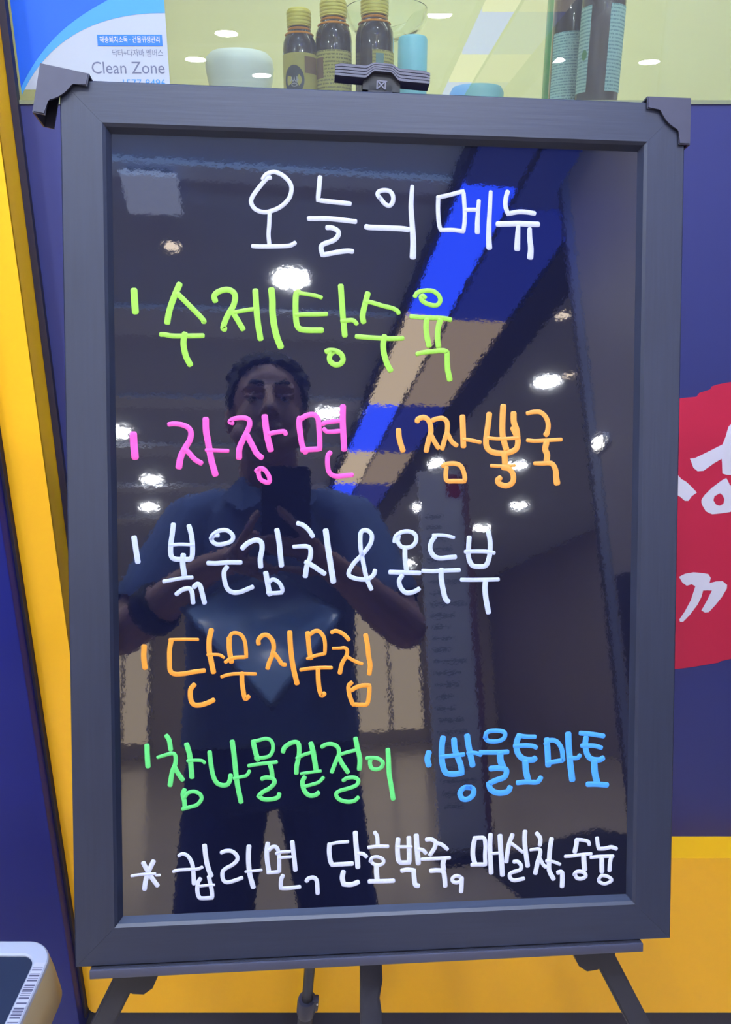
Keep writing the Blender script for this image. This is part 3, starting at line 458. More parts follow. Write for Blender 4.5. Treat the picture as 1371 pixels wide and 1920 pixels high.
WRITING=[
('title word','white',[(38,38,[(-963,3078),(-1000,3062),(-1066,2985),(-1121,2905),(-1129,2855),(-1097,2806),(-1037,2783),(-967,2790),(-876,2832),(-805,2904),(-783,2984),(-800,3043),(-855,3096),(-915,3123),(-955,3122),(-1000,3101),(-1030,3061)]),(36,36,[(-972,2775),(-977,2670),(-983,2591),(-976,2506)]),(38,38,[(-1121,2490),(-1079,2487),(-979,2489),(-828,2497),(-787,2506),(-753,2526)]),(41,41,[(-536,3095),(-543,3020),(-555,2896,1),(-421,2884),(-274,2873)]),(43,43,[(-637,2736),(-584,2737),(-462,2740),(-340,2731),(-226,2721)]),(43,43,[(-478,2663),(-432,2662),(-381,2635),(-381,2595),(-422,2554),(-504,2522),(-529,2491),(-516,2427,1),(-463,2438),(-382,2455),(-300,2467),(-254,2463)]),(39,39,[(-13,2931),(28,2882),(69,2865),(99,2899),(101,2949),(74,2988),(27,2997),(-19,2986),(-34,2960),(-13,2926)]),(48,48,[(-136,2679),(-95,2674),(38,2673),(163,2671),(239,2663)]),(35,58,[(271,3039),(264,2943),(261,2843),(275,2661),(281,2540),(278,2424)])]),
('title word','white',[(38,38,[(502,2952),(500,2849),(508,2728),(525,2666,1),(633,2670),(729,2660)]),(38,38,[(495,2948),(601,2973),(725,3009,1),(733,2926),(739,2825),(737,2734),(727,2662)]),(38,38,[(737,2847),(841,2850)]),(36,46,[(864,2932),(857,2828),(852,2737),(853,2653)]),(34,53,[(970,3012),(964,2882),(957,2729),(956,2597),(961,2520)]),(42,42,[(1123,3018),(1108,2967),(1103,2896),(1125,2823,1),(1219,2843),(1293,2843),(1367,2833)]),(49,49,[(1031,2731),(1115,2735),(1220,2741),(1315,2738),(1402,2738)]),(40,55,[(1220,2715),(1216,2634),(1212,2516)]),(40,57,[(1324,2698),(1327,2606),(1336,2524),(1331,2444)])]),
('bullet','lime',[(59,59,[(-2132,2096),(-2128,2006),(-2122,1907)])]),
('dish','lime',[(53,53,[(-1746,2153),(-1795,2041),(-1836,1921),(-1855,1821)]),(46,46,[(-1765,2072),(-1696,2003),(-1598,1905),(-1547,1848),(-1544,1831)]),(42,42,[(-1911,1721),(-1878,1721),(-1809,1710),(-1680,1712),(-1550,1716)]),(52,52,[(-1706,1732),(-1717,1674),(-1716,1614),(-1697,1534),(-1662,1464)]),(50,50,[(-1443,2013),(-1452,2057),(-1417,2093),(-1347,2114),(-1292,2095),(-1273,2051),(-1288,1980),(-1324,1920),(-1359,1849),(-1378,1784),(-1360,1776)]),(48,48,[(-1309,1945),(-1264,1871),(-1208,1776)]),(36,36,[(-1277,1920),(-1198,1937),(-1118,1951)]),(52,52,[(-1099,2112),(-1093,1984),(-1083,1863),(-1069,1763),(-1057,1693)]),(57,57,[(-961,2124),(-953,2026),(-952,1926),(-938,1805),(-913,1705),(-882,1627)]),(51,51,[(-717,2101),(-745,2090),(-752,2010),(-751,1909),(-743,1828),(-718,1788),(-657,1777),(-522,1778)]),(35,35,[(-722,2096),(-656,2087),(-575,2075),(-526,2059)]),(39,39,[(-750,1907),(-677,1912),(-575,1914),(-481,1919)]),(51,51,[(-358,2166),(-350,2057),(-340,1916),(-330,1814),(-323,1733)]),(39,39,[(-351,1860),(-299,1866),(-248,1866),(-217,1836)]),(47,47,[(-486,1592),(-453,1602),(-392,1595),(-351,1565),(-339,1520),(-367,1484),(-413,1480),(-454,1513),(-454,1559),(-428,1590)]),(51,51,[(-120,2104),(-136,2041),(-157,1959),(-166,1898),(-157,1853)]),(39,39,[(-141,2032),(-90,2026),(13,1997),(96,1979),(143,1954),(152,1934)]),(42,42,[(-221,1728),(-162,1723),(-48,1717),(76,1713),(190,1718)]),(52,52,[(27,1733),(16,1667),(22,1585),(50,1494),(82,1433)]),(40,40,[(295,2083),(324,2120),(386,2136),(459,2133),(511,2093),(522,2047),(491,2011),(428,2015),(365,2044),(350,2080),(370,2090),(388,2074)]),(42,42,[(262,1909),(335,1904),(439,1900),(543,1899),(616,1886)]),(50,50,[(402,1887),(397,1815),(406,1733),(424,1652)]),(50,50,[(522,1883),(504,1806),(500,1724),(508,1648)]),(38,53,[(315,1580),(367,1595),(461,1606),(544,1614),(586,1602,1),(587,1520),(592,1448),(611,1358)])]),
('bullet','pink',[(63,63,[(-2154,868),(-2150,772),(-2141,662)])]),
('dish','pink',[(40,58,[(-1852,950),(-1807,955),(-1738,947),(-1683,920),(-1662,875),(-1674,814),(-1710,753),(-1751,672),(-1770,579)]),(46,46,[(-1730,741),(-1690,713),(-1631,647),(-1576,614)]),(56,56,[(-1535,999),(-1533,896),(-1514,784),(-1490,642),(-1456,515)]),(34,34,[(-1535,729),(-1449,726),(-1344,722)]),(36,55,[(-1301,961),(-1329,974),(-1296,1000),(-1215,1011),(-1165,994),(-1157,948),(-1186,877),(-1227,795),(-1248,734),(-1251,661)]),(51,51,[(-1181,862),(-1136,775),(-1096,699),(-1053,663)]),(57,57,[(-1025,1025),(-1017,939),(-1001,837),(-975,730)]),(41,41,[(-990,873),(-924,886),(-858,893),(-843,870)]),(41,41,[(-1104,545),(-1068,569),(-1028,556),(-992,500),(-988,454),(-1018,447),(-1069,479),(-1084,536),(-1073,561)]),(55,47,[(-718,1012),(-725,961),(-715,869),(-700,777),(-668,707)]),(47,47,[(-704,1007),(-658,1034),(-597,1041),(-561,1007),(-551,921),(-546,828),(-545,741,1),(-629,736),(-702,731)]),(39,39,[(-523,957),(-484,974),(-371,988)]),(39,39,[(-509,917),(-485,895),(-443,892),(-371,899)]),(54,54,[(-340,1118),(-342,1014),(-338,891),(-330,735)]),(43,43,[(-452,711),(-475,675),(-475,582),(-455,526),(-403,500),(-320,507),(-258,512)])]),
('bullet','orange',[(49,49,[(153,913),(162,826),(194,727)])]),
('dish','orange',[(47,47,[(319,986),(332,1010),(387,1022),(430,984),(444,899),(424,827),(402,724)]),(44,44,[(442,873),(473,815),(513,752)]),(44,44,[(460,998),(497,1011),(552,1015),(589,979),(590,900),(571,839),(545,745)]),(42,42,[(596,878),(633,809),(677,775)]),(52,52,[(728,1034),(733,913),(738,767)]),(35,35,[(738,830),(806,822),(892,804)]),(42,42,[(550,592),(597,611),(671,612),(720,585),(749,512),(752,456,1),(659,457),(592,461),(579,512),(585,579)]),(52,52,[(971,1059),(959,950),(944,841),(948,768),(986,725),(1054,707),(1141,710),(1216,744),(1234,805),(1225,854),(1187,933)]),(55,55,[(1098,1131),(1092,1012),(1093,878),(1116,780),(1129,744)]),(55,55,[(1192,1066),(1195,988),(1221,915),(1230,848)]),(32,32,[(960,843),(1053,835),(1153,839),(1234,844)]),(55,55,[(1101,713),(1114,671),(1117,616)]),(32,32,[(990,595),(1080,591),(1207,597)]),(50,50,[(1099,579),(1155,567),(1193,512),(1187,444),(1131,414),(1069,432),(1050,463),(1075,487)]),(38,50,[(1316,1064),(1375,1077),(1438,1075),(1488,1032),(1511,965),(1502,892),(1487,873)]),(35,35,[(1320,824),(1390,818),(1503,824),(1633,831)]),(55,55,[(1497,806),(1485,745),(1504,696),(1499,641)]),(35,61,[(1387,616),(1455,616),(1543,616),(1581,561),(1588,499),(1598,435)])]),
('bullet','pale',[(48,48,[(-2160,-28),(-2147,-124),(-2130,-247)])]),
('dish','pale',[(44,44,[(-1822,83),(-1833,-4),(-1847,-106),(-1845,-188),(-1816,-221),(-1730,-225),(-1670,-215),(-1659,-118),(-1668,-15),(-1689,69)]),(30,30,[(-1854,-98),(-1759,-94),(-1649,-99)]),(48,48,[(-1740,-185),(-1746,-260),(-1732,-368)]),(34,34,[(-1913,-418),(-1833,-405),(-1742,-389),(-1664,-386)]),(40,40,[(-1804,-532),(-1753,-494),(-1693,-482),(-1668,-518),(-1663,-570),(-1659,-611)]),(43,43,[(-1652,-470),(-1622,-444),(-1597,-462),(-1582,-519),(-1560,-612)]),(38,38,[(-1436,-17),(-1476,-21),(-1495,-57),(-1457,-93),(-1396,-94),(-1325,-69),(-1309,-23),(-1355,24),(-1425,24),(-1481,-11),(-1500,-47)]),(41,41,[(-1529,-260),(-1458,-263),(-1357,-256),(-1240,-257)]),(41,41,[(-1362,-295),(-1388,-336),(-1384,-418),(-1359,-491),(-1308,-522),(-1247,-518),(-1196,-498),(-1140,-475)]),(45,45,[(-1229,-133),(-1183,-90),(-1112,-60),(-1063,-81),(-1056,-143),(-1072,-225),(-1068,-298)]),(47,47,[(-925,30),(-907,-72),(-898,-175),(-886,-289)]),(47,47,[(-1025,-350),(-1012,-422),(-1002,-485),(-989,-545)]),(37,37,[(-1002,-438),(-961,-410),(-909,-439),(-879,-496),(-887,-528,1),(-961,-532),(-1010,-526)])]),
('dish','pale',[(41,41,[(-743,86),(-691,67),(-640,20),(-609,-32)]),(35,47,[(-779,-122),(-723,-119),(-661,-120),(-630,-146),(-633,-219),(-662,-291),(-677,-386)]),(43,43,[(-672,-258),(-621,-286),(-559,-328),(-505,-365)]),(52,52,[(-495,23),(-480,-95),(-460,-230),(-428,-437)])]),
('ampersand','pale',[(40,40,[(-56,-338),(-70,-380),(-122,-416),(-206,-415),(-279,-389),(-289,-347),(-237,-264),(-164,-191),(-101,-108),(-83,-35),(-112,12),(-159,19),(-185,-14),(-185,-129),(-164,-254),(-133,-401),(-89,-508)])]),
('dish','pale',[(38,38,[(118,-84),(132,-32),(187,3),(260,6),(308,-27),(308,-90),(261,-132),(187,-131),(150,-84),(157,-32)]),(44,44,[(213,-152),(214,-236),(227,-341)]),(42,42,[(76,-356),(156,-359),(348,-366)]),(42,42,[(188,-388),(161,-435),(177,-498),(219,-541),(272,-542),(314,-526),(342,-509)]),(32,32,[(466,-28),(535,-27),(598,-35),(656,-50)]),(43,43,[(487,-34),(450,-91),(442,-154),(472,-212),(525,-234),(610,-229),(671,-224)]),(38,38,[(373,-348),(472,-352),(578,-347),(708,-344)]),(47,47,[(544,-336),(542,-408),(558,-513),(580,-598),(607,-628)]),(45,45,[(795,-46),(790,-136),(791,-231),(823,-300),(887,-314),(951,-301),(983,-211),(987,-95),(969,5)]),(36,36,[(758,-178),(854,-176),(961,-179),(1025,-192)]),(37,37,[(724,-431),(845,-434),(1066,-432)]),(49,49,[(947,-433),(942,-518),(953,-614),(976,-733)])]),
('bullet','tangerine',[(47,47,[(-2086,-984),(-2091,-1072),(-2085,-1147),(-2080,-1180)])]),
('dish','tangerine',[(28,28,[(-1867,-932),(-1777,-931),(-1696,-932),(-1620,-934)]),(42,42,[(-1851,-938),(-1867,-1019),(-1869,-1118),(-1865,-1201),(-1829,-1237),(-1748,-1237),(-1659,-1222),(-1568,-1212)]),(47,47,[(-1503,-849),(-1522,-934),(-1523,-1042),(-1507,-1133),(-1488,-1230)]),(28,28,[(-1539,-1073),(-1478,-1071),(-1430,-1077),(-1397,-1099)]),(44,44,[(-1656,-1335),(-1689,-1379),(-1689,-1463),(-1662,-1513),(-1605,-1519),(-1539,-1500),(-1489,-1476)]),(46,46,[(-1348,-924),(-1349,-1003),(-1340,-1087),(-1330,-1141)]),(34,34,[(-1347,-920),(-1322,-885),(-1273,-884),(-1232,-914),(-1208,-981),(-1199,-1099,1),(-1283,-1100),(-1340,-1112),(-1385,-1141)]),(31,31,[(-1419,-1271),(-1358,-1253),(-1276,-1246),(-1118,-1251)]),(41,41,[(-1239,-1240),(-1239,-1322),(-1228,-1406),(-1212,-1472),(-1181,-1451)]),(41,41,[(-1092,-984),(-1092,-945),(-1055,-908),(-1010,-909),(-969,-956),(-958,-1018),(-974,-1093),(-999,-1151),(-1014,-1203)]),(38,38,[(-961,-1062),(-916,-1120),(-887,-1166),(-855,-1174)]),(46,46,[(-817,-880),(-812,-979),(-800,-1113),(-780,-1231),(-753,-1346)]),(43,43,[(-659,-888),(-651,-965),(-643,-1058),(-628,-1123)]),(40,30,[(-641,-907),(-592,-876),(-551,-883),(-514,-934),(-503,-1001),(-505,-1081,1),(-585,-1096),(-663,-1123)]),(33,33,[(-722,-1223),(-635,-1211),(-535,-1207),(-445,-1209)]),(42,42,[(-567,-1219),(-565,-1303),(-557,-1388),(-536,-1457),(-508,-1439)]),(37,37,[(-445,-891),(-409,-877),(-351,-899),(-309,-937),(-291,-960)]),(25,42,[(-435,-1034),(-376,-1033),(-326,-1031),(-305,-1060),(-314,-1106),(-352,-1172),(-372,-1258)]),(32,32,[(-314,-1106),(-268,-1136),(-218,-1162),(-172,-1179)]),(44,44,[(-141,-917),(-125,-999),(-113,-1109),(-100,-1194),(-108,-1272)]),(40,40,[(-266,-1347),(-293,-1376),(-289,-1444),(-268,-1513),(-253,-1545,1),(-184,-1550),(-130,-1546),(-113,-1491),(-107,-1423),(-107,-1375,1),(-167,-1375),(-226,-1391),(-268,-1418)])]),
('bullet','green',[(46,46,[(-2074,-1867),(-2072,-1960),(-2067,-2058)])]),
('dish','green',[(42,42,[(-1904,-1785),(-1880,-1829),(-1868,-1914)]),(30,44,[(-1983,-1978),(-1921,-1960),(-1851,-1946),(-1827,-1976),(-1830,-2040),(-1857,-2112),(-1878,-2233)]),(42,42,[(-1839,-2058),(-1809,-2122),(-1766,-2187)]),(46,46,[(-1730,-1866),(-1706,-1952),(-1694,-2053),(-1686,-2166)]),(30,30,[(-1724,-2016),(-1658,-2013),(-1596,-2019),(-1573,-2040)]),(41,41,[(-1751,-2275),(-1767,-2315),(-1754,-2379),(-1752,-2436)]),(35,35,[(-1757,-2352),(-1723,-2307),(-1670,-2295),(-1617,-2320),(-1604,-2366),(-1644,-2415),(-1706,-2434),(-1772,-2450)]),(41,41,[(-1529,-1941),(-1521,-2031),(-1504,-2141),(-1474,-2215),(-1429,-2244),(-1376,-2241),(-1353,-2200),(-1346,-2155)]),(45,45,[(-1330,-1851),(-1316,-1964),(-1304,-2092),(-1291,-2221),(-1256,-2404)]),(32,32,[(-1317,-2187),(-1260,-2176),(-1206,-2164),(-1179,-2123)]),(34,34,[(-1156,-1860),(-1087,-1847),(-1034,-1835),(-989,-1854),(-970,-1900),(-976,-1955),(-1017,-2000),(-1128,-2010)]),(45,45,[(-1143,-1870),(-1128,-1942),(-1104,-2027)]),(34,34,[(-1187,-2077),(-1116,-2066),(-1017,-2057),(-938,-2050)]),(41,41,[(-1004,-2057),(-986,-2111),(-977,-2180)]),(40,40,[(-1072,-2200),(-1036,-2187),(-973,-2199),(-960,-2240),(-1001,-2285),(-1064,-2320),(-1102,-2355,1),(-1055,-2385),(-983,-2387),(-929,-2371),(-917,-2339)]),(42,42,[(-881,-1960),(-868,-1922),(-814,-1882),(-759,-1876),(-738,-1912),(-740,-1999),(-760,-2090),(-763,-2158)]),(33,33,[(-760,-2022),(-706,-1995),(-633,-1972)]),(47,47,[(-633,-1888),(-611,-1975),(-586,-2136)]),(29,29,[(-721,-2163),(-670,-2156),(-607,-2150),(-545,-2144)]),(42,42,[(-689,-2194),(-709,-2239),(-694,-2314),(-653,-2361),(-599,-2363),(-566,-2340)]),(33,33,[(-694,-2280),(-625,-2265),(-562,-2244),(-521,-2203)]),(38,38,[(-536,-1925),(-497,-1903),(-443,-1901),(-393,-1930),(-381,-1991),(-407,-2055),(-446,-2157)]),(42,42,[(-387,-2014),(-352,-2084),(-300,-2163)]),(33,33,[(-366,-1996),(-307,-1979),(-234,-1963)]),(44,44,[(-232,-1853),(-215,-1940),(-193,-2043),(-198,-2139)]),(37,37,[(-344,-2238),(-307,-2215),(-243,-2212),(-206,-2241),(-225,-2283),(-289,-2308),(-371,-2329),(-408,-2360),(-380,-2408),(-307,-2433),(-243,-2426),(-207,-2395)]),(37,37,[(-131,-2040),(-97,-2036),(-32,-2043),(14,-2081),(4,-2123),(-42,-2144),(-87,-2129),(-101,-2082),(-92,-2044)]),(44,44,[(61,-1963),(67,-2069),(73,-2190),(92,-2302),(110,-2422)])]),
('bullet','blue',[(54,54,[(436,-2001),(422,-2063),(436,-2124)])]),
('dish','blue',[(54,54,[(565,-1869),(554,-1958),(558,-2095),(589,-2191),(657,-2210),(741,-2203,1),(724,-2113),(676,-1989),(666,-1888)]),(41,41,[(540,-2046),(642,-2040),(758,-2031)]),(55,55,[(786,-1856),(806,-1979),(839,-2136)]),(38,38,[(792,-2022),(860,-2019),(915,-2041)]),(49,49,[(828,-2339),(760,-2341),(723,-2388),(747,-2441),(801,-2445),(846,-2405),(842,-2350),(780,-2337)]),(41,41,[(955,-1887),(969,-1833),(1051,-1819),(1133,-1838),(1127,-1892),(1065,-1918),(983,-1913),(950,-1876)]),(44,44,[(908,-2016),(997,-2019),(1080,-2021),(1165,-2019)]),(61,61,[(1094,-2031),(1097,-2097),(1122,-2156)]),(53,53,[(1004,-2170),(1081,-2168),(1150,-2184),(1137,-2250),(1054,-2281),(988,-2311,1),(1014,-2370),(1083,-2399),(1165,-2388),(1190,-2348)]),(42,42,[(1257,-1868),(1327,-1881),(1418,-1886)]),(55,55,[(1264,-1879),(1244,-1950),(1259,-2033),(1315,-2090),(1398,-2099),(1420,-2083)]),(42,42,[(1225,-1966),(1327,-1964),(1397,-1971),(1431,-1987)]),(58,58,[(1329,-2111),(1336,-2201),(1358,-2291)]),(47,47,[(1256,-2309),(1344,-2304),(1441,-2308),(1477,-2266)]),(56,56,[(1528,-1911),(1536,-2014),(1544,-2157)]),(44,44,[(1516,-1958),(1549,-1924),(1618,-1933),(1668,-2004),(1684,-2112,1),(1655,-2116),(1531,-2131)]),(59,59,[(1729,-1863),(1737,-2006),(1753,-2158),(1773,-2300)]),(42,42,[(1738,-2091),(1815,-2094),(1843,-2069)]),(45,45,[(1842,-1863),(1938,-1873),(2065,-1896)]),(53,53,[(1897,-1905),(1891,-1982),(1913,-2066),(1955,-2109),(2026,-2118),(2062,-2101)]),(42,42,[(1856,-1981),(1968,-1984),(2045,-2005)]),(62,62,[(1977,-2130),(1985,-2235),(2007,-2326)]),(51,51,[(1916,-2344),(2001,-2346),(2105,-2357)])]),
('asterisk','chalk',[(42,42,[(-2029,-2911),(-2066,-2986),(-2098,-3076),(-2112,-3164)]),(41,41,[(-2120,-2922),(-2093,-2978),(-2050,-3057),(-1997,-3136)]),(27,27,[(-2223,-3039),(-2165,-3031),(-2097,-3027),(-2016,-3027)]),(24,24,[(-2009,-3043),(-1975,-3041)])]),
('dish','chalk',[(30,41,[(-1810,-2873),(-1776,-2856),(-1728,-2879),(-1691,-2952),(-1682,-3037),(-1677,-3133)]),(30,30,[(-1858,-3014),(-1811,-3002),(-1723,-3000),(-1647,-3000),(-1603,-2984)]),(43,43,[(-1582,-2785),(-1574,-2871),(-1561,-2957),(-1538,-3036),(-1525,-3067)]),(37,37,[(-1621,-3088),(-1642,-3124),(-1649,-3195),(-1636,-3252),(-1609,-3268),(-1518,-3268,1),(-1519,-3222),(-1532,-3143),(-1547,-3071)]),(25,25,[(-1632,-3157),(-1567,-3152),(-1499,-3150)]),(36,36,[(-1435,-2859),(-1397,-2844),(-1342,-2849),(-1298,-2889),(-1295,-2932),(-1336,-2973),(-1399,-3006),(-1426,-3041),(-1420,-3105),(-1386,-3132),(-1324,-3120),(-1253,-3096)]),(44,44,[(-1189,-2808),(-1194,-2879),(-1193,-2972),(-1182,-3072),(-1153,-3188)]),(26,26,[(-1222,-3041),(-1157,-3038),(-1078,-3032)]),(42,42,[(-1021,-2788),(-1031,-2864),(-1028,-2943),(-1013,-3051)]),(36,36,[(-1011,-2851),(-983,-2825),(-948,-2826),(-927,-2868),(-921,-2947),(-920,-3053,1),(-970,-3056),(-1024,-3057)]),(29,29,[(-947,-2886),(-900,-2873),(-823,-2871)]),(29,29,[(-924,-2929),(-872,-2922),(-816,-2921)]),(41,41,[(-803,-2782),(-795,-2859),(-785,-2946),(-776,-3046)]),(38,38,[(-888,-3089),(-904,-3127),(-907,-3207,1),(-832,-3208),(-736,-3201)])]),
('comma','chalk',[(39,39,[(-677,-3151),(-656,-3127),(-614,-3121),(-586,-3148),(-579,-3213),(-576,-3270)])]),
('dish','chalk',[(30,30,[(-471,-2823),(-407,-2808),(-299,-2802)]),(42,42,[(-468,-2816),(-471,-2888),(-461,-2969),(-445,-3010,1),(-358,-3008),(-261,-3006)]),(46,46,[(-234,-2718),(-229,-2817),(-218,-2928),(-211,-3043)]),(36,36,[(-208,-2913),(-165,-2920),(-133,-2947)]),(46,46,[(-343,-3076),(-353,-3134),(-341,-3194,1),(-269,-3199),(-208,-3179)]),(36,36,[(-59,-2723),(-36,-2764),(-31,-2840)]),(34,34,[(-115,-2862),(-31,-2855),(64,-2860)]),(32,32,[(-99,-2993),(-81,-2958),(-31,-2952),(18,-2978),(19,-3013),(-21,-3029),(-71,-3015),(-93,-2986)]),(46,46,[(-41,-3026),(-41,-3097),(-36,-3168)]),(42,42,[(-109,-3177),(-1,-3180),(116,-3181)]),(44,44,[(156,-2793),(150,-2882),(158,-2984),(180,-3015,1),(258,-3018,1),(258,-2937),(254,-2783)]),(30,30,[(148,-2867),(208,-2869),(278,-2872)]),(48,48,[(322,-2765),(328,-2869),(342,-3030)]),(36,36,[(342,-2895),(383,-2906),(410,-2935)]),(44,44,[(190,-3090),(238,-3083),(300,-3091,1),(303,-3152),(314,-3224),(343,-3238)]),(40,40,[(414,-2809),(458,-2808),(498,-2835),(493,-2885),(450,-2953)]),(36,36,[(512,-2845),(559,-2862),(609,-2906)]),(34,34,[(374,-2990),(489,-2989),(632,-2987)]),(46,46,[(581,-2992),(569,-3041),(575,-3097)]),(44,44,[(455,-3102),(519,-3100),(570,-3112),(585,-3174),(591,-3250)])]),
('comma','chalk',[(36,36,[(732,-3172),(691,-3160),(658,-3182),(668,-3216),(712,-3222),(742,-3196),(727,-3168)]),(41,41,[(744,-3181),(742,-3252),(739,-3312)])]),
('dish','chalk',[(44,44,[(866,-2808),(850,-2887),(847,-2975),(868,-3057)]),(38,38,[(871,-2812),(908,-2811),(951,-2820),(963,-2892),(960,-2979),(964,-3066,1),(902,-3061),(835,-3062)]),(44,44,[(1009,-2783),(1006,-2879),(1009,-2989),(1018,-3147)]),(29,29,[(1021,-2963),(1082,-2962)]),(47,47,[(1098,-2797),(1104,-2897),(1112,-3007),(1124,-3170)]),(42,42,[(1215,-2793),(1184,-2878),(1167,-2973),(1159,-3047)]),(31,31,[(1197,-2868),(1250,-2910),(1313,-2962)]),(44,44,[(1333,-2766),(1330,-2840),(1338,-2943),(1361,-3095)]),(37,37,[(1229,-3049),(1266,-3050),(1299,-3088),(1289,-3128),(1230,-3144),(1194,-3164),(1198,-3201),(1238,-3225),(1325,-3211)]),(40,40,[(1441,-2787),(1473,-2831),(1477,-2868),(1473,-2903)]),(29,44,[(1384,-2944),(1426,-2938),(1470,-2941),(1478,-2978),(1457,-3050),(1433,-3167)]),(35,35,[(1475,-3029),(1508,-3089),(1534,-3112)]),(44,44,[(1583,-2844),(1569,-2937),(1563,-3047),(1564,-3143),(1606,-3227)]),(31,31,[(1534,-3052),(1604,-3064),(1666,-3091)])]),
('comma','chalk',[(44,44,[(1645,-3169),(1681,-3166),(1690,-3207),(1688,-3303)])]),
('dish','chalk',[(44,44,[(1823,-2866),(1818,-2918),(1805,-2980)]),(34,34,[(1817,-2863),(1869,-2868),(1929,-2885),(1944,-2918)]),(33,33,[(1713,-3018),(1782,-3016),(1856,-3008),(1963,-3004)]),(48,48,[(1890,-3018),(1894,-3075),(1902,-3153)]),(36,36,[(1802,-3197),(1821,-3170),(1866,-3168),(1903,-3187),(1911,-3217),(1874,-3236),(1829,-3228),(1808,-3192)]),(37,37,[(2015,-2853),(2022,-2911),(2032,-2958,1),(2093,-2958),(2152,-2947),(2203,-2965)]),(34,34,[(1957,-3037),(2020,-3032),(2094,-3032),(2172,-3033)]),(45,45,[(2063,-3049),(2064,-3112),(2066,-3180)]),(39,39,[(2154,-3038),(2143,-3093),(2139,-3171)]),(33,33,[(2036,-3252),(2059,-3217),(2104,-3219),(2142,-3237),(2161,-3264),(2128,-3285),(2090,-3293),(2045,-3274),(2035,-3248)])])]
# handwriting: marker strokes on the panel, (u, v) in 0.1 mm on the board, one mesh per word
def spline(P):
    pts = [(p[0] * 1e-4, p[1] * 1e-4) for p in P]; sharp = [len(p) > 2 for p in P]; n = len(pts)
    if n == 2: return pts
    out = [pts[0]]
    for i in range(n - 1):
        p1, p2 = pts[i], pts[i + 1]
        p0 = pts[i - 1] if i > 0 and not sharp[i] else (2 * p1[0] - p2[0], 2 * p1[1] - p2[1])
        p3 = pts[i + 2] if i + 2 < n and not sharp[i + 1] else (2 * p2[0] - p1[0], 2 * p2[1] - p1[1])
        m = 5
        for k in range(1, m + 1):
            t = k / m; t2, t3 = t * t, t * t * t
            out.append(tuple(.5 * (2 * b + (c - a) * t + (2 * a - 5 * b + 4 * c - d) * t2 + (3 * b - a - 3 * c + d) * t3) for a, b, c, d in zip(p0, p1, p2, p3)))
    return out
def stroke(bm, w0, w1, P, z):
    q = spline(P); q2 = [q[0]]
    for p in q[1:]:
        if math.dist(p, q2[-1]) > 2e-4: q2.append(p)
    q = q2; n = len(q)
    if n < 2: return
    T = []
    for i in range(n):
        a, b = q[max(0, i - 1)], q[min(n - 1, i + 1)]; l = math.dist(a, b) or 1; T.append(((b[0] - a[0]) / l, (b[1] - a[1]) / l))
    L, R = [], []
    def cap(p, t, r, s):                         # round-ish chisel end
        return [(p[0] + s * t[0] * r * k, p[1] + s * t[1] * r * k, w) for k, w in ((.62, .45), (.42, .80))]
    r0, r1 = w0 * .5e-4, w1 * .5e-4; st = []
    for x, y, w in cap(q[0], T[0], r0, -1): st.append((x, y, T[0], r0 * w))
    for i in range(n): st.append((q[i][0], q[i][1], T[i], r0 + (r1 - r0) * i / (n - 1)))
    for x, y, w in cap(q[-1], T[-1], r1, 1)[::-1]: st.append((x, y, T[-1], r1 * w))
    h = .00022; rows = []
    for x, y, t, r in st:
        nx, ny = -t[1], t[0]
        rows.append([bm.verts.new((x + nx * r * a, y + ny * r * a, z + b)) for a, b in ((1, 0), (.82, h), (-.82, h), (-1, 0))])
    for a, b in zip(rows, rows[1:]):
        for k in range(3): bm.faces.new((a[k], a[k + 1], b[k + 1], b[k]))
    for r in (rows[0], rows[-1]): bm.faces.new(r)
LABEL = {'white': 'white title word', 'lime': 'lime green', 'pink': 'pink', 'orange': 'orange', 'pale': 'pale blue white', 'tangerine': 'bright orange', 'green': 'green', 'blue': 'blue', 'chalk': 'white'}
for kind, col, strokes in WRITING:
    bm = bmesh.new()
    for i, (w0, w1, P) in enumerate(strokes): stroke(bm, w0, w1, P, -.0080 + .00003 + i * .000012)
    nm = {'title word': 'title_word', 'dish': 'handwritten_word', 'bullet': 'bullet_mark', 'ampersand': 'ampersand_mark', 'asterisk': 'asterisk_mark', 'comma': 'comma_mark'}[kind]
    build(nm, bm, ink(col), MB, BM, smooth=0.8, label=LABEL[col] + ('' if kind == 'title word' else ' marker ' + ('word' if kind == 'dish' else 'mark')))
# ================================================================== EASEL
foot_v = -(BO.z) / Bv.z
EM = Matrix.Translation((BO.x + Bv.x * foot_v, BO.y + Bv.y * foot_v, 0))
EA = empty('display_easel', EM, 'black folding metal tripod easel carrying the menu board', 'easel')
bm = B((-.2568, -.3886, -.052), (.2422, -.3803, .0016), .0012); build('tray', bm, M_black, EA, BM, smooth=0.6)
bm = B((-.2568, -.3886, .0016), (.2422, -.3806, .0042), .0008); build('tray_lip', bm, mat('tray_face', (62, 62, 78), 0.42), EA, BM, smooth=0.6)
def bar(a, b, hw, hd):
    """flat rectangular tube between board points a, b (u, v, w)"""
    a, b = Vector(a), Vector(b); d = (b - a).normalized(); z = Vector((0, 0, 1)); z = (z - d * z.dot(d)).normalized(); x = d.cross(z)
    bm = bmesh.new(); vs = box(bm, (-hw, -hd, 0), (hw, hd, (b - a).length)); bmesh.ops.bevel(bm, geom=[e for e in bm.edges], offset=.0018, segments=2, affect='EDGES')
    M = frame_M(a, x, z, d); bmesh.ops.transform(bm, matrix=M, verts=bm.verts); return bm
vf = lambda w: -(BO.z + Bn.z * w) / Bv.z
def legpt(p, q, v, w): t = (v - p[1]) / (q[1] - p[1]); return (p[0] + t * (q[0] - p[0]), v, w)
lw = -.035
Lp, Lq = (-.23641, -.41639), (-.25682, -.45703); Rp, Rq = (.21986, -.41502), (.25746, -.48684)
vt_ = vf(lw) + .006
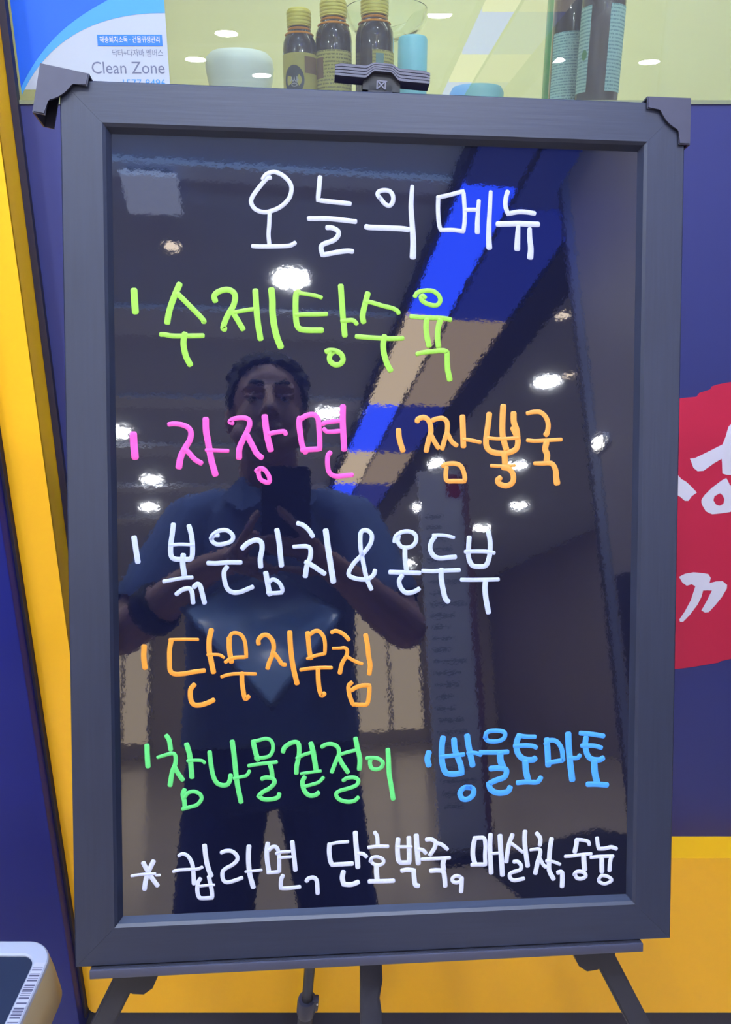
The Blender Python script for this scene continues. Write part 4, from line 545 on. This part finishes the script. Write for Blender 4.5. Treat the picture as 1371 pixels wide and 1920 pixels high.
for P_, Q_, s in ((Lp, Lq, -1), (Rp, Rq, 1)):
    top = legpt(P_, Q_, -.372, lw); bot = legpt(P_, Q_, vt_, lw)
    build('front_leg', bar(top, bot, .0098, .0085), M_black, EA, BM, smooth=0.6)
    bm = bmesh.new(); u0 = P_[0]; prism(bm, [(u0 - s * .012, -.388), (u0 + s * .012, -.388), (u0 + s * .006, -.414), (u0 - s * .010, -.4225), (u0 - s * .020, -.4235), (u0 - s * .028, -.418), (u0 - s * .036, -.400), (u0 - s * .036, -.388)], -.046, -.024)
    build('hinge_bracket', bm, M_black, EA, BM)
    bm = bmesh.new(); capsule(bm, legpt(P_, Q_, vt_ + .02, lw), legpt(P_, Q_, vt_ + .004, lw), .012, .012); build('rubber_foot', bm, M_seal, EA, BM, smooth=True)
build('mast', bar((-.006, .386, -.034), (-.0072, -.30, -.034), .0085, .007), M_black, EA, BM, smooth=0.6)
# lower mast in a slightly puckered cloth sleeve
bm = bmesh.new(); rings = []
for k in range(26):
    v = -.29 - .42 * k / 25; wob = .0006 * math.sin(k * 1.9) + .0004 * math.sin(k * 3.1 + 1); w2 = .0098 + wob; rings.append([bm.verts.new((-.0074 + x * w2 + wob, v, -.034 + y * .0085)) for x, y in ((-1, -.7), (-.7, -1), (.7, -1), (1, -.7), (1, .7), (.7, 1), (-.7, 1), (-1, .7))])
for a, b in zip(rings, rings[1:]):
    for k in range(8): bm.faces.new((a[k], a[(k + 1) % 8], b[(k + 1) % 8], b[k]))
bm.faces.new(rings[0]); bm.faces.new(rings[-1]); build('mast_sleeve', bm, mat('black_sleeve', (40, 40, 52), 0.7, 0.08, 200, bump=0.2), EA, BM, smooth=0.7)
# rear leg with its collar, standing on the floor by the plinth
hub = BM @ Vector((-.010, .20, -.045)); RT = Vector(hub); RB = Vector((-0.117, 0.955, 0.012))
def rod(p, q, r, n=20):
    bm = bmesh.new(); capsule(bm, p, q, r, r, seg=n); return bm
RM = RT.lerp(RB, .80)
build('rear_leg', rod(RT, RB, .0082), M_black, EA, smooth=True)
d = (RB - RT).normalized(); c0 = RT.lerp(RB, .795)
build('rear_leg_sleeve', rod(c0, RT.lerp(RB, .985), .0125), M_black, EA, smooth=True)
bm = bmesh.new(); M = frame_M(c0, Vector((1, 0, 0)), d.cross(Vector((1, 0, 0))).normalized(), d)
lathe(bm, [(.0088, -.010), (.0135, -.010), (.0150, -.004), (.0150, .022), (.0135, .03)], 24); box(bm, (.008, -.006, -.012), (.0185, .006, .016), .002); bmesh.ops.transform(bm, matrix=M, verts=bm.verts)
build('collar', bm, M_guard, EA, smooth=0.6)
bm = bmesh.new(); bmesh.ops.create_uvsphere(bm, u_segments=12, v_segments=8, radius=.0016, matrix=M @ Matrix.Translation((.0165, .007, -.006))); build('rivet', bm, mat('bright_rivet', (220, 220, 226), 0.3, metal=0.8), EA, smooth=True, label='shiny rivet')
build('hub', B((-.022, .17, -.058), (.010, .235, -.026), .004), M_black, EA, BM, smooth=0.6)
# top clip: winged grip with moulded ribs arching in the middle, sitting behind and above the top rail
def arch(u):
    a = abs(u); return 1 if a < .0065 else (0 if a > .0155 else .5 + .5 * math.cos(math.pi * (a - .0065) / .009))
CM = BM @ Matrix.Translation((.0004, .39215, -.004)) @ Matrix.Rotation(-.050, 4, 'Z')     # clip axes: origin at the lower edge of the grip
us = [-.0412 + .0824 * k / 60 for k in range(61)]
prof = [(.0000, -.0130), (.0000, -.0012)]                      # (v, w) of the ribbed front
for k in range(4): z = .0002 + k * .0027; prof += [(z, .0), (z + .0021, .0), (z + .0023, -.0012), (z + .0027, -.0012)]
prof += [(.0110, -.0008), (.0122, -.0040), (.0122, -.0110), (.0108, -.0130)]
bm = bmesh.new(); rings = []
for u in us:
    e = 1 - max(0, abs(u) - .036) / .0052 * .14; a = arch(u)
    rings.append([bm.verts.new((u, (v * e + .0008 * (1 - e)) + a * (.0066 - .0033 * v / .011), w)) for v, w in prof])
n = len(prof)
for a, b in zip(rings, rings[1:]):
    for k in range(n): bm.faces.new((a[k], a[(k + 1) % n], b[(k + 1) % n], b[k]))
bm.faces.new(rings[0]); bm.faces.new(rings[-1]); build('clip_grip', bm, M_clip, EA, CM, smooth=0.5, label='ribbed winged grip')
bm = bmesh.new(); prism(bm, [(-.0165, -.0080), (.0160, -.0080), (.0160, -.0015), (.0120, .0040), (.0070, .0062), (-.0070, .0062), (-.0120, .0040), (-.0165, -.0015)], -.030, -.0035); build('clip_jaw', bm, mat('black_jaw', (16, 16, 22), 0.6), EA, CM)
bm = B((-.012, .3812, -.042), (.010, .3900, -.0075), .001); build('clip_arm', bm, M_black, EA, BM, smooth=0.6)
bm = bmesh.new()
for a, b in (((-.0042, -.0068), (-.0042, .0002)), ((.0030, -.0068), (.0030, .0002)), ((-.0042, .0002), (.0045, .0002)), ((-.0038, -.0065), (.0026, -.0001)), ((.0026, -.0065), (-.0038, -.0001))):
    d = Vector((b[0] - a[0], b[1] - a[1], 0)); l = d.length; d /= l; x = Vector((-d.y, d.x, 0)) * .0005; p, q = Vector((*a, 0)), Vector((*b, 0))
    prism(bm, [(p + x)[:2], (p - x)[:2], (q - x)[:2], (q + x)[:2]], -.0037, -.0029)
build('moulded_emblem', bm, mat('emblem_grey', (96, 94, 108), 0.5), EA, CM, label='small moulded crossed square emblem')
# ================================================================== counter device at lower left
DV = empty('countertop_tray', Matrix.Translation((-.47, .49, 0)), 'cream plastic tray with dark top and barcode strip on its rim, at lower left', 'tray')
def rrect(x0, x1, y0, y1, r, n=10):
    out = []
    for cx_, cy_, a in ((x1 - r, y1 - r, 0), (x0 + r, y1 - r, 90), (x0 + r, y0 + r, 180), (x1 - r, y0 + r, 270)):
        for k in range(n + 1): t = math.radians(a + 90 * k / n); out.append((cx_ + r * math.cos(t), cy_ + r * math.sin(t)))
    return out
X0, X1, Y0, Y1, ZT = -.66, -.3225, .33, .6255, .7215
M_cream = mat('cream_plastic', (178, 160, 124), 0.4, 0.02, 8); M_rim = mat('white_plastic_rim', (152, 156, 170), 0.35, 0.01, 8)
bm = bmesh.new(); R0 = [(X0, X1, Y0, Y1, .030, ZT - .004), (X0 - .002, X1 + .004, Y0 - .002, Y1 + .001, .032, ZT - .022), (X0 - .004, X1 + .0075, Y0 - .004, Y1 + .002, .034, ZT - .050), (X0 + .008, X1 - .002, Y0 + .006, Y1 - .006, .028, ZT - .070)]
rings = [[bm.verts.new((x, y, z)) for x, y in rrect(a, b, c_, d_, r)] for a, b, c_, d_, r, z in R0]
for a, b in zip(rings, rings[1:]):
    n = len(a)
    for k in range(n): bm.faces.new((a[k], a[(k + 1) % n], b[(k + 1) % n], b[k]))
bm.faces.new(rings[0]); bm.faces.new(rings[-1][::-1]); build('body', bm, M_cream, DV, smooth=0.6)
bm = bmesh.new(); specs = [(0, 0, ZT - .004), (0, .0008, ZT - .001), (.0015, .0020, ZT), (.0125, .0140, ZT), (.0140, .0155, ZT - .0015), (.0140, .0155, ZT - .0038)]
rings = [[bm.verts.new((x, y, z)) for x, y in rrect(X0 + e, X1 - e, Y0 + e, Y1 - e * 1.15, .030 - e)] for _, e, z in specs]
for a, b in zip(rings, rings[1:]):
    n = len(a)
    for k in range(n): bm.faces.new((a[k], a[(k + 1) % n], b[(k + 1) % n], b[k]))
build('rim', bm, M_rim, DV, smooth=0.6)
bm = bmesh.new(); prism(bm, rrect(X0 + .0156, X1 - .0156, Y0 + .0156, Y1 - .0180, .014), ZT - .0042, ZT - .0030); build('dark_top', bm, mat('slate_glass_top', (34, 42, 60), 0.25, 0.05, 10), DV)
build('barcode_strip', B((X1 - .0133, .36, ZT), (X1 - .0022, .598, ZT + .0003)), mat('barcode_paper', (162, 162, 176), 0.5, 0.01), DV)
bm = bmesh.new(); y = .592; rs = random.Random(3)
while y > .365:
    w = rs.choice([.0006, .0008, .0012, .0018]); box(bm, (X1 - .0128, y - w, ZT + .0003), (X1 - .0028, y, ZT + .0004)); y -= w + rs.choice([.0008, .0012, .0016, .0036])
build('barcode_bars', bm, mat('barcode_ink', (70, 70, 90), 0.5), DV, kind='stuff')
bm = bmesh.new(); lathe(bm, [(.11, 0), (.11, .012), (.022, .02), (.022, ZT - .085), (.06, ZT - .070)], 36, (-.50, .47, 0)); build('pedestal', bm, M_black, DV, smooth=0.6)
# ================================================================== PHOTOGRAPHER (seen in the board), phone, paper
def camv(x, y, f): return CP + Vector((x, 0, 0)) + CU * y + CF * f          # camera-fixed frame of the held phone
PHM = frame_M(camv(-.033, -.060, -.0075), Vector((1, 0, 0)), CU, CF)
PH = empty('smartphone', PHM, 'black smartphone held up in both hands by the man mirrored in the board', 'phone')
bm = bmesh.new(); prism(bm, rrect(-.043, .043, -.079, .079, .010), -.0045, .0040); es = [e for e in bm.edges if abs(e.verts[0].co.z - e.verts[1].co.z) < 1e-6]; bmesh.ops.bevel(bm, geom=es, offset=.0015, segments=2, affect='EDGES')
M_phone = mat('phone_case', (18, 20, 36), 0.45, 0.04, 40); build('case', bm, M_phone, PH, PHM, smooth=0.6)
for dx, dy, r in ((.033, .060, .0055), (.033, .042, .0055), (.033, .024, .0055), (.020, .051, .003), (.020, .033, .004)):
    bm = bmesh.new(); lathe(bm, [(r, .0036), (r, .0048), (r * .8, .0048), (r * .7, .0043), (.0003, .0043)], 24, (dx, dy, 0)); build('lens', bm, mat('lens_ring', (44, 44, 56), 0.2), PH, PHM, smooth=0.6)
bm = bmesh.new(); lathe(bm, [(.019, .0040), (.019, .0075), (.013, .0075), (.013, .0040)], 32, (-.004, .002, 0)); build('finger_ring', bm, M_phone, PH, PHM, smooth=0.6, label='round grip on the phone back')
build('screen', B((-.039, -.075, -.0052), (.039, .075, -.0045)), mat('phone_screen', (30, 40, 60), 0.1), PH, PHM)
# ---- the man
PM = Matrix.Translation((-.05, -.55, 0))
MAN = empty('person', PM, 'man in slate blue polo shirt and navy trousers photographing, mirrored in the board', 'person')
M_skin = mat('skin', (196, 150, 132), 0.5, 0.05, 25)
M_shirt = mat('slate_blue_polo', (112, 132, 176), 0.85, 0.06, 40, bump=0.2, bscale=400)
M_trouser = mat('navy_trousers', (46, 58, 112), 0.8, 0.06, 40, bump=0.2, bscale=400)
M_hair = mat('black_hair', (22, 20, 24), 0.55, 0.15, 300)
HC = Vector((-.055, -.235, 1.608))
V = Vector
shL, shR = V((-.215, -.335, 1.385)), V((.120, -.295, 1.375)); elL, elR = V((-.338, -.262, 1.158)), V((.205, -.190, 1.146))
wrL, wrR = V((-.1790, -.1290, 1.258)), V((.0750, -.0850, 1.236)); paL, paR = V((-.1340, -.0880, 1.268)), V((.0300, -.0540, 1.262))
def snap(p, f):                                  # slide a fingertip along the view axis until it touches the phone back
    p = V(p); return p + CF * (f - (p - CP).dot(CF))
hands = {'R': (paR, [[(.0140, -.0250, 1.2880), (-.0133, 0, 1.3088), (-.0334, 0, 1.3288), (-.0459, 0, 1.3426)], [(.0176, -.0290, 1.2706), (-.0181, 0, 1.2782), (-.0482, 0, 1.2864), (-.0663, 0, 1.2882)],
                     [(.0195, -.0350, 1.2535), (-.0136, 0, 1.2567), (-.0429, 0, 1.2630), (-.0609, 0, 1.2646)], [(.0198, -.0420, 1.2376), (-.0079, -.0260, 1.2372), (-.0319, -.0270, 1.2416), (-.0463, -.0320, 1.2446)]],
                [(.0289, -.0640, 1.2800), (.0100, -.0720, 1.3050), (-.0080, -.0660, 1.3240)]),
         'L': (paL, [[(-.1179, -.0660, 1.2893), (-.1050, -.0450, 1.3053), (-.0920, 0, 1.3200), (-.0830, 0, 1.3345)], [(-.1123, -.0690, 1.2798), (-.0882, 0, 1.2866), (-.0740, 0, 1.2790), (-.0640, 0, 1.2720)],
                     [(-.1124, -.0720, 1.2640), (-.0865, -.0450, 1.2590), (-.0650, -.0400, 1.2470), (-.0520, -.0440, 1.2390)], [(-.1144, -.0770, 1.2495), (-.0921, -.0550, 1.2397), (-.0756, -.0500, 1.2310), (-.0626, -.0510, 1.2253)]],
                [(-.1278, -.0990, 1.2807), (-.1050, -.0960, 1.3042), (-.0860, -.0850, 1.3165)])}
bm = bmesh.new()
# head, neck, torso, arms, legs: one body surface
ellipsoid(bm, HC + V((0, -.012, .028)), (.0765, .094, .094)); ellipsoid(bm, HC + V((0, .014, -.030)), (.066, .074, .086)); ellipsoid(bm, HC + V((0, .040, -.088)), (.040, .038, .034))
capsule(bm, HC + V((-.052, .030, -.062)), HC + V((-.012, .058, -.092)), .026, .022); capsule(bm, HC + V((.052, .030, -.062)), HC + V((.012, .058, -.092)), .026, .022)
capsule(bm, HC + V((0, .086, .012)), HC + V((0, .103, -.030)), .0085, .0130); ellipsoid(bm, HC + V((-.011, .094, -.034)), (.009, .011, .008)); ellipsoid(bm, HC + V((.011, .094, -.034)), (.009, .011, .008))
capsule(bm, HC + V((-.044, .066, .026)), HC + V((-.014, .080, .024)), .010, .009); capsule(bm, HC + V((.044, .066, .026)), HC + V((.014, .080, .024)), .010, .009)
capsule(bm, HC + V((-.018, .082, -.062)), HC + V((.018, .082, -.062)), .0065, .0065); capsule(bm, HC + V((-.014, .080, -.071)), HC + V((.014, .080, -.071)), .007, .007)
for s in (-1, 1): ellipsoid(bm, HC + V((s * .081, -.012, -.012)), (.009, .019, .032), Matrix.Rotation(s * .25, 3, 'Z'))
nb = V((-.050, -.318, 1.455))
capsule(bm, nb, HC + V((0, -.030, -.060)), .066, .061)
loft(bm, [((-.05, -.455, .86), .155, .105), ((-.05, -.450, .94), .172, .112), ((-.05, -.430, 1.06), .166, .112), ((-.049, -.400, 1.20), .172, .112), ((-.048, -.362, 1.32), .178, .105), ((-.048, -.336, 1.40), .150, .080), ((-.05, -.322, 1.45), .075, .062)])
for sh, el, wr, s in ((shL, elL, wrL, 'L'), (shR, elR, wrR, 'R')):
    chain(bm, [sh, el], [.056, .043]); chain(bm, [el, el.lerp(wr, .35), wr], [.043, .043, .029])
    pal, fing, th = hands[s]
    chain(bm, [wr, pal], [.028, .026]); 
    for k, f in enumerate(fing):
        P = [V(f[0])] + [snap(p, .0075) if p[1] == 0 else V(p) for p in f[1:]]
        r = (.0090, .0092, .0088, .0078)[k]
        capsule(bm, pal, P[0], .018, r * 1.15); chain(bm, P, [r * 1.1, r, r * .92, r * .80], seg=12)
    T = [V(p) for p in th]; capsule(bm, pal + (T[0] - pal) * .2, T[0], .018, .012); chain(bm, T, [.012, .0105, .009], seg=12)
hipL, hipR = V((-.140, -.455, .88)), V((.040, -.445, .88)); knL, knR = V((-.186, -.500, .50)), V((.100, -.480, .50)); anL, anR = V((-.215, -.560, .09)), V((.135, -.540, .09))
for hp, kn, an in ((hipL, knL, anL), (hipR, knR, anR)):
    chain(bm, [hp, kn], [.088, .058]); chain(bm, [kn, kn.lerp(an, .35), an], [.058, .056, .038]); capsule(bm, an + V((0, -.02, -.035)), an + V((0, .15, -.055)), .036, .026)
me = fuse(bm, .0042, 5)
n_ = len(me.vertices); co = np.empty(n_ * 3); me.vertices.foreach_get('co', co); co = co.reshape(-1, 3)
for s in (-1, 1):                                # eye sockets
    e = np.array(HC + V((s * .031, .088, .004))); d2 = (((co - e) / np.array((.020, .03, .012))) ** 2).sum(1); co[:, 1] -= .006 * np.exp(-d2)
me.vertices.foreach_set('co', co.ravel()); me.update()
link('body', me, M_skin, MAN, smooth=True)
M_eye = mat('eye_white', (226, 220, 216), 0.2); M_iris = mat('dark_iris', (24, 18, 18), 0.15); M_lip = mat('lip', (168, 104, 98), 0.5)
for s in (-1, 1):
    ec = HC + V((s * .031, .0665, .003)); bm = bmesh.new(); ellipsoid(bm, ec, (.0135, .0125, .0085)); build('eye', bm, M_eye, MAN, smooth=True)
    bm = bmesh.new(); ellipsoid(bm, ec + V((0, .0098, -.002)), (.0052, .0036, .0052)); build('iris', bm, M_iris, MAN, smooth=True)
    bm = bmesh.new(); capsule(bm, ec + V((-.014, .0075, .0035)), ec + V((.014, .0075, .0035)), .0062, .0062, flat=(1.2, .8)); build('eyelid', bm, M_skin, MAN, smooth=True)
    bm = bmesh.new(); chain(bm, [HC + V((s * .014, .085, .030)), HC + V((s * .032, .079, .036)), HC + V((s * .050, .062, .030))], [.0048, .0052, .003]); build('eyebrow', bm, M_hair, MAN, smooth=True)
bm = bmesh.new(); chain(bm, [HC + V((-.024, .079, -.066)), HC + V((0, .0865, -.064)), HC + V((.024, .079, -.066))], [.003, .0058, .003]); build('lips', bm, M_lip, MAN, smooth=True)
# short black hair: cap shell around the skull, cut back over the forehead
bm = bmesh.new(); ellipsoid(bm, HC + V((0, -.022, .036)), (.0880, .1000, .099), seg=40)
for k in range(70):
    a = rs.uniform(0, 2 * math.pi); b = rs.uniform(.15, 1.35); d = V((math.cos(a) * math.cos(b) * .084, math.sin(a) * math.cos(b) * .098, math.sin(b) * .095)); ellipsoid(bm, HC + V((0, -.022, .036)) + d * .965, (.020, .020, .009), seg=10)
for s in (-1, 1): capsule(bm, HC + V((s * .0760, .010, .030)), HC + V((s * .0755, .008, -.004)), .011, .006); capsule(bm, HC + V((s * .065, -.050, .0)), HC + V((s * .058, -.060, -.045)), .024, .016)
hm = fuse(bm, .004, 6); bm = bmesh.new(); bm.from_mesh(hm)
bmesh.ops.bisect_plane(bm, geom=bm.verts[:] + bm.edges[:] + bm.faces[:], plane_co=HC + V((0, .048, .062)), plane_no=V((0, .80, -.60)).normalized(), clear_outer=True)
bmesh.ops.holes_fill(bm, edges=[e for e in bm.edges if e.is_boundary]); build('hair', bm, M_hair, MAN, smooth=True)
# polo shirt
bm = bmesh.new()
loft(bm, [((-.05, -.452, .925), .195, .132), ((-.05, -.448, .98), .192, .132), ((-.05, -.430, 1.08), .184, .130), ((-.049, -.400, 1.20), .186, .128), ((-.048, -.362, 1.32), .190, .120), ((-.048, -.336, 1.405), .160, .092), ((-.05, -.322, 1.452), .083, .072)])
for sh, el in ((shL, elL), (shR, elR)):
    chain(bm, [sh + (nb - sh) * .35, sh], [.058, .066]); capsule(bm, sh, sh.lerp(el, .70), .068, .063)
sm = fuse(bm, .006, 4); bm = bmesh.new(); bm.from_mesh(sm)
for sh, el in ((shL, elL), (shR, elR)):          # square sleeve ends
    d = (el - sh).normalized(); pc = sh.lerp(el, .80)
    gv = [v for v in bm.verts if (v.co - sh.lerp(el, .85)).length < .16]; gs = set(gv); gf = [f for f in bm.faces if all(v in gs for v in f.verts)]; ge = [e for e in bm.edges if all(v in gs for v in e.verts)]
    bmesh.ops.bisect_plane(bm, geom=gv + ge + gf, plane_co=pc, plane_no=d, clear_outer=False)
    kill = [v for v in bm.verts if (v.co - pc).dot(d) > 1e-5 and (v.co - pc).length < .12]; bmesh.ops.delete(bm, geom=kill, context='VERTS')
vn = [v for v in bm.verts if v.co.z > 1.462]; bmesh.ops.delete(bm, geom=vn, context='VERTS')
shirt = build('polo_shirt', bm, M_shirt, MAN, smooth=True)
for s in (-1, 1):                                # collar flaps and placket
    bm = bmesh.new(); P = [V((-.05 + s * .070, -.330, 1.486)), V((-.05 + s * .058, -.246, 1.470)), V((-.05 + s * .016, -.212, 1.412)), V((-.05 + s * .060, -.212, 1.388)), V((-.05 + s * .104, -.262, 1.430))]
    f = bm.faces.new([bm.verts.new(p) for p in P]); bmesh.ops.solidify(bm, geom=[f], thickness=.004); build('collar_flap', bm, M_shirt, MAN)
build('placket', B((-.062, -.250, 1.27), (-.038, -.222, 1.40), .003), M_shirt, MAN)
# trousers, belt, shoes
bm = bmesh.new(); loft(bm, [((-.05, -.455, .80), .165, .112), ((-.05, -.455, .88), .182, .122), ((-.05, -.452, .96), .184, .124), ((-.05, -.45, .985), .180, .122)])
for hp, kn, an in ((hipL, knL, anL), (hipR, knR, anR)): chain(bm, [hp, kn], [.096, .082]); chain(bm, [kn, kn.lerp(an, .4), an + V((0, 0, .0))], [.082, .076, .068])
build_me = fuse(bm, .007, 4); link('trousers', build_me, M_trouser, MAN, smooth=True)
bm = bmesh.new(); M_shoe = mat('black_shoe', (28, 28, 32), 0.4)
for an in (anL, anR):
    bm = bmesh.new(); chain(bm, [an + V((0, -.045, -.045)), an + V((0, .09, -.052)), an + V((0, .185, -.058))], [.044, .044, .032], flat=(1.0, 1.0)); me = fuse(bm, .006, 3)
    for v in me.vertices: v.co.z = max(v.co.z, .0)
    link('shoe', me, M_shoe, MAN, smooth=True)
# thick black wrist band
d = (wrL - elL).normalized(); wc = elL.lerp(wrL, .40); x = V((0, 0, 1)).cross(d).normalized(); M = frame_M(wc, x, d.cross(x), d)
bm = bmesh.new(); lathe(bm, [(.040, -.020), (.050, -.019), (.0515, -.010), (.0505, .012), (.047, .018), (.038, .019)], 36); bmesh.ops.transform(bm, matrix=M, verts=bm.verts)
build('wrist_band', bm, mat('black_band', (20, 20, 28), 0.6), MAN, smooth=True)
# sheet of pale blue paper hanging from his hands
N = 16; c00, c10, c11, c01 = V((-0.0617, -0.0908, 1.257)), V((0.0659, -0.0194, 1.1612)), V((-0.067, 0.0994, 1.0046)), V((-0.2196, -0.0614, 1.1806))
bm = bmesh.new(); g_ = [[None] * (N + 1) for _ in range(N + 1)]
for i in range(N + 1):
    for j in range(N + 1):
        a, b = i / N, j / N; p = c00 * (1 - a) * (1 - b) + c10 * a * (1 - b) + c11 * a * b + c01 * (1 - a) * b
        p += V((0, -1, .2)) * (.030 * math.sin(math.pi * a) * math.sin(math.pi * b)) + V((0, 1, 0)) * (.006 * math.sin(a * 7 + b * 4)); g_[i][j] = bm.verts.new(p)
for i in range(N):
    for j in range(N): bm.faces.new((g_[i][j], g_[i + 1][j], g_[i + 1][j + 1], g_[i][j + 1]))
bmesh.ops.solidify(bm, geom=bm.faces[:], thickness=.0008)
pp = build('paper_sheet', bm, mat('pale_blue_paper', (186, 212, 246), 0.22, 0.03, 6), None, smooth=True, origin=(-.06, -.12, 1.0)); tag(pp, 'pale blue folded sheet hanging under the phone in the man\'s hands', 'paper')
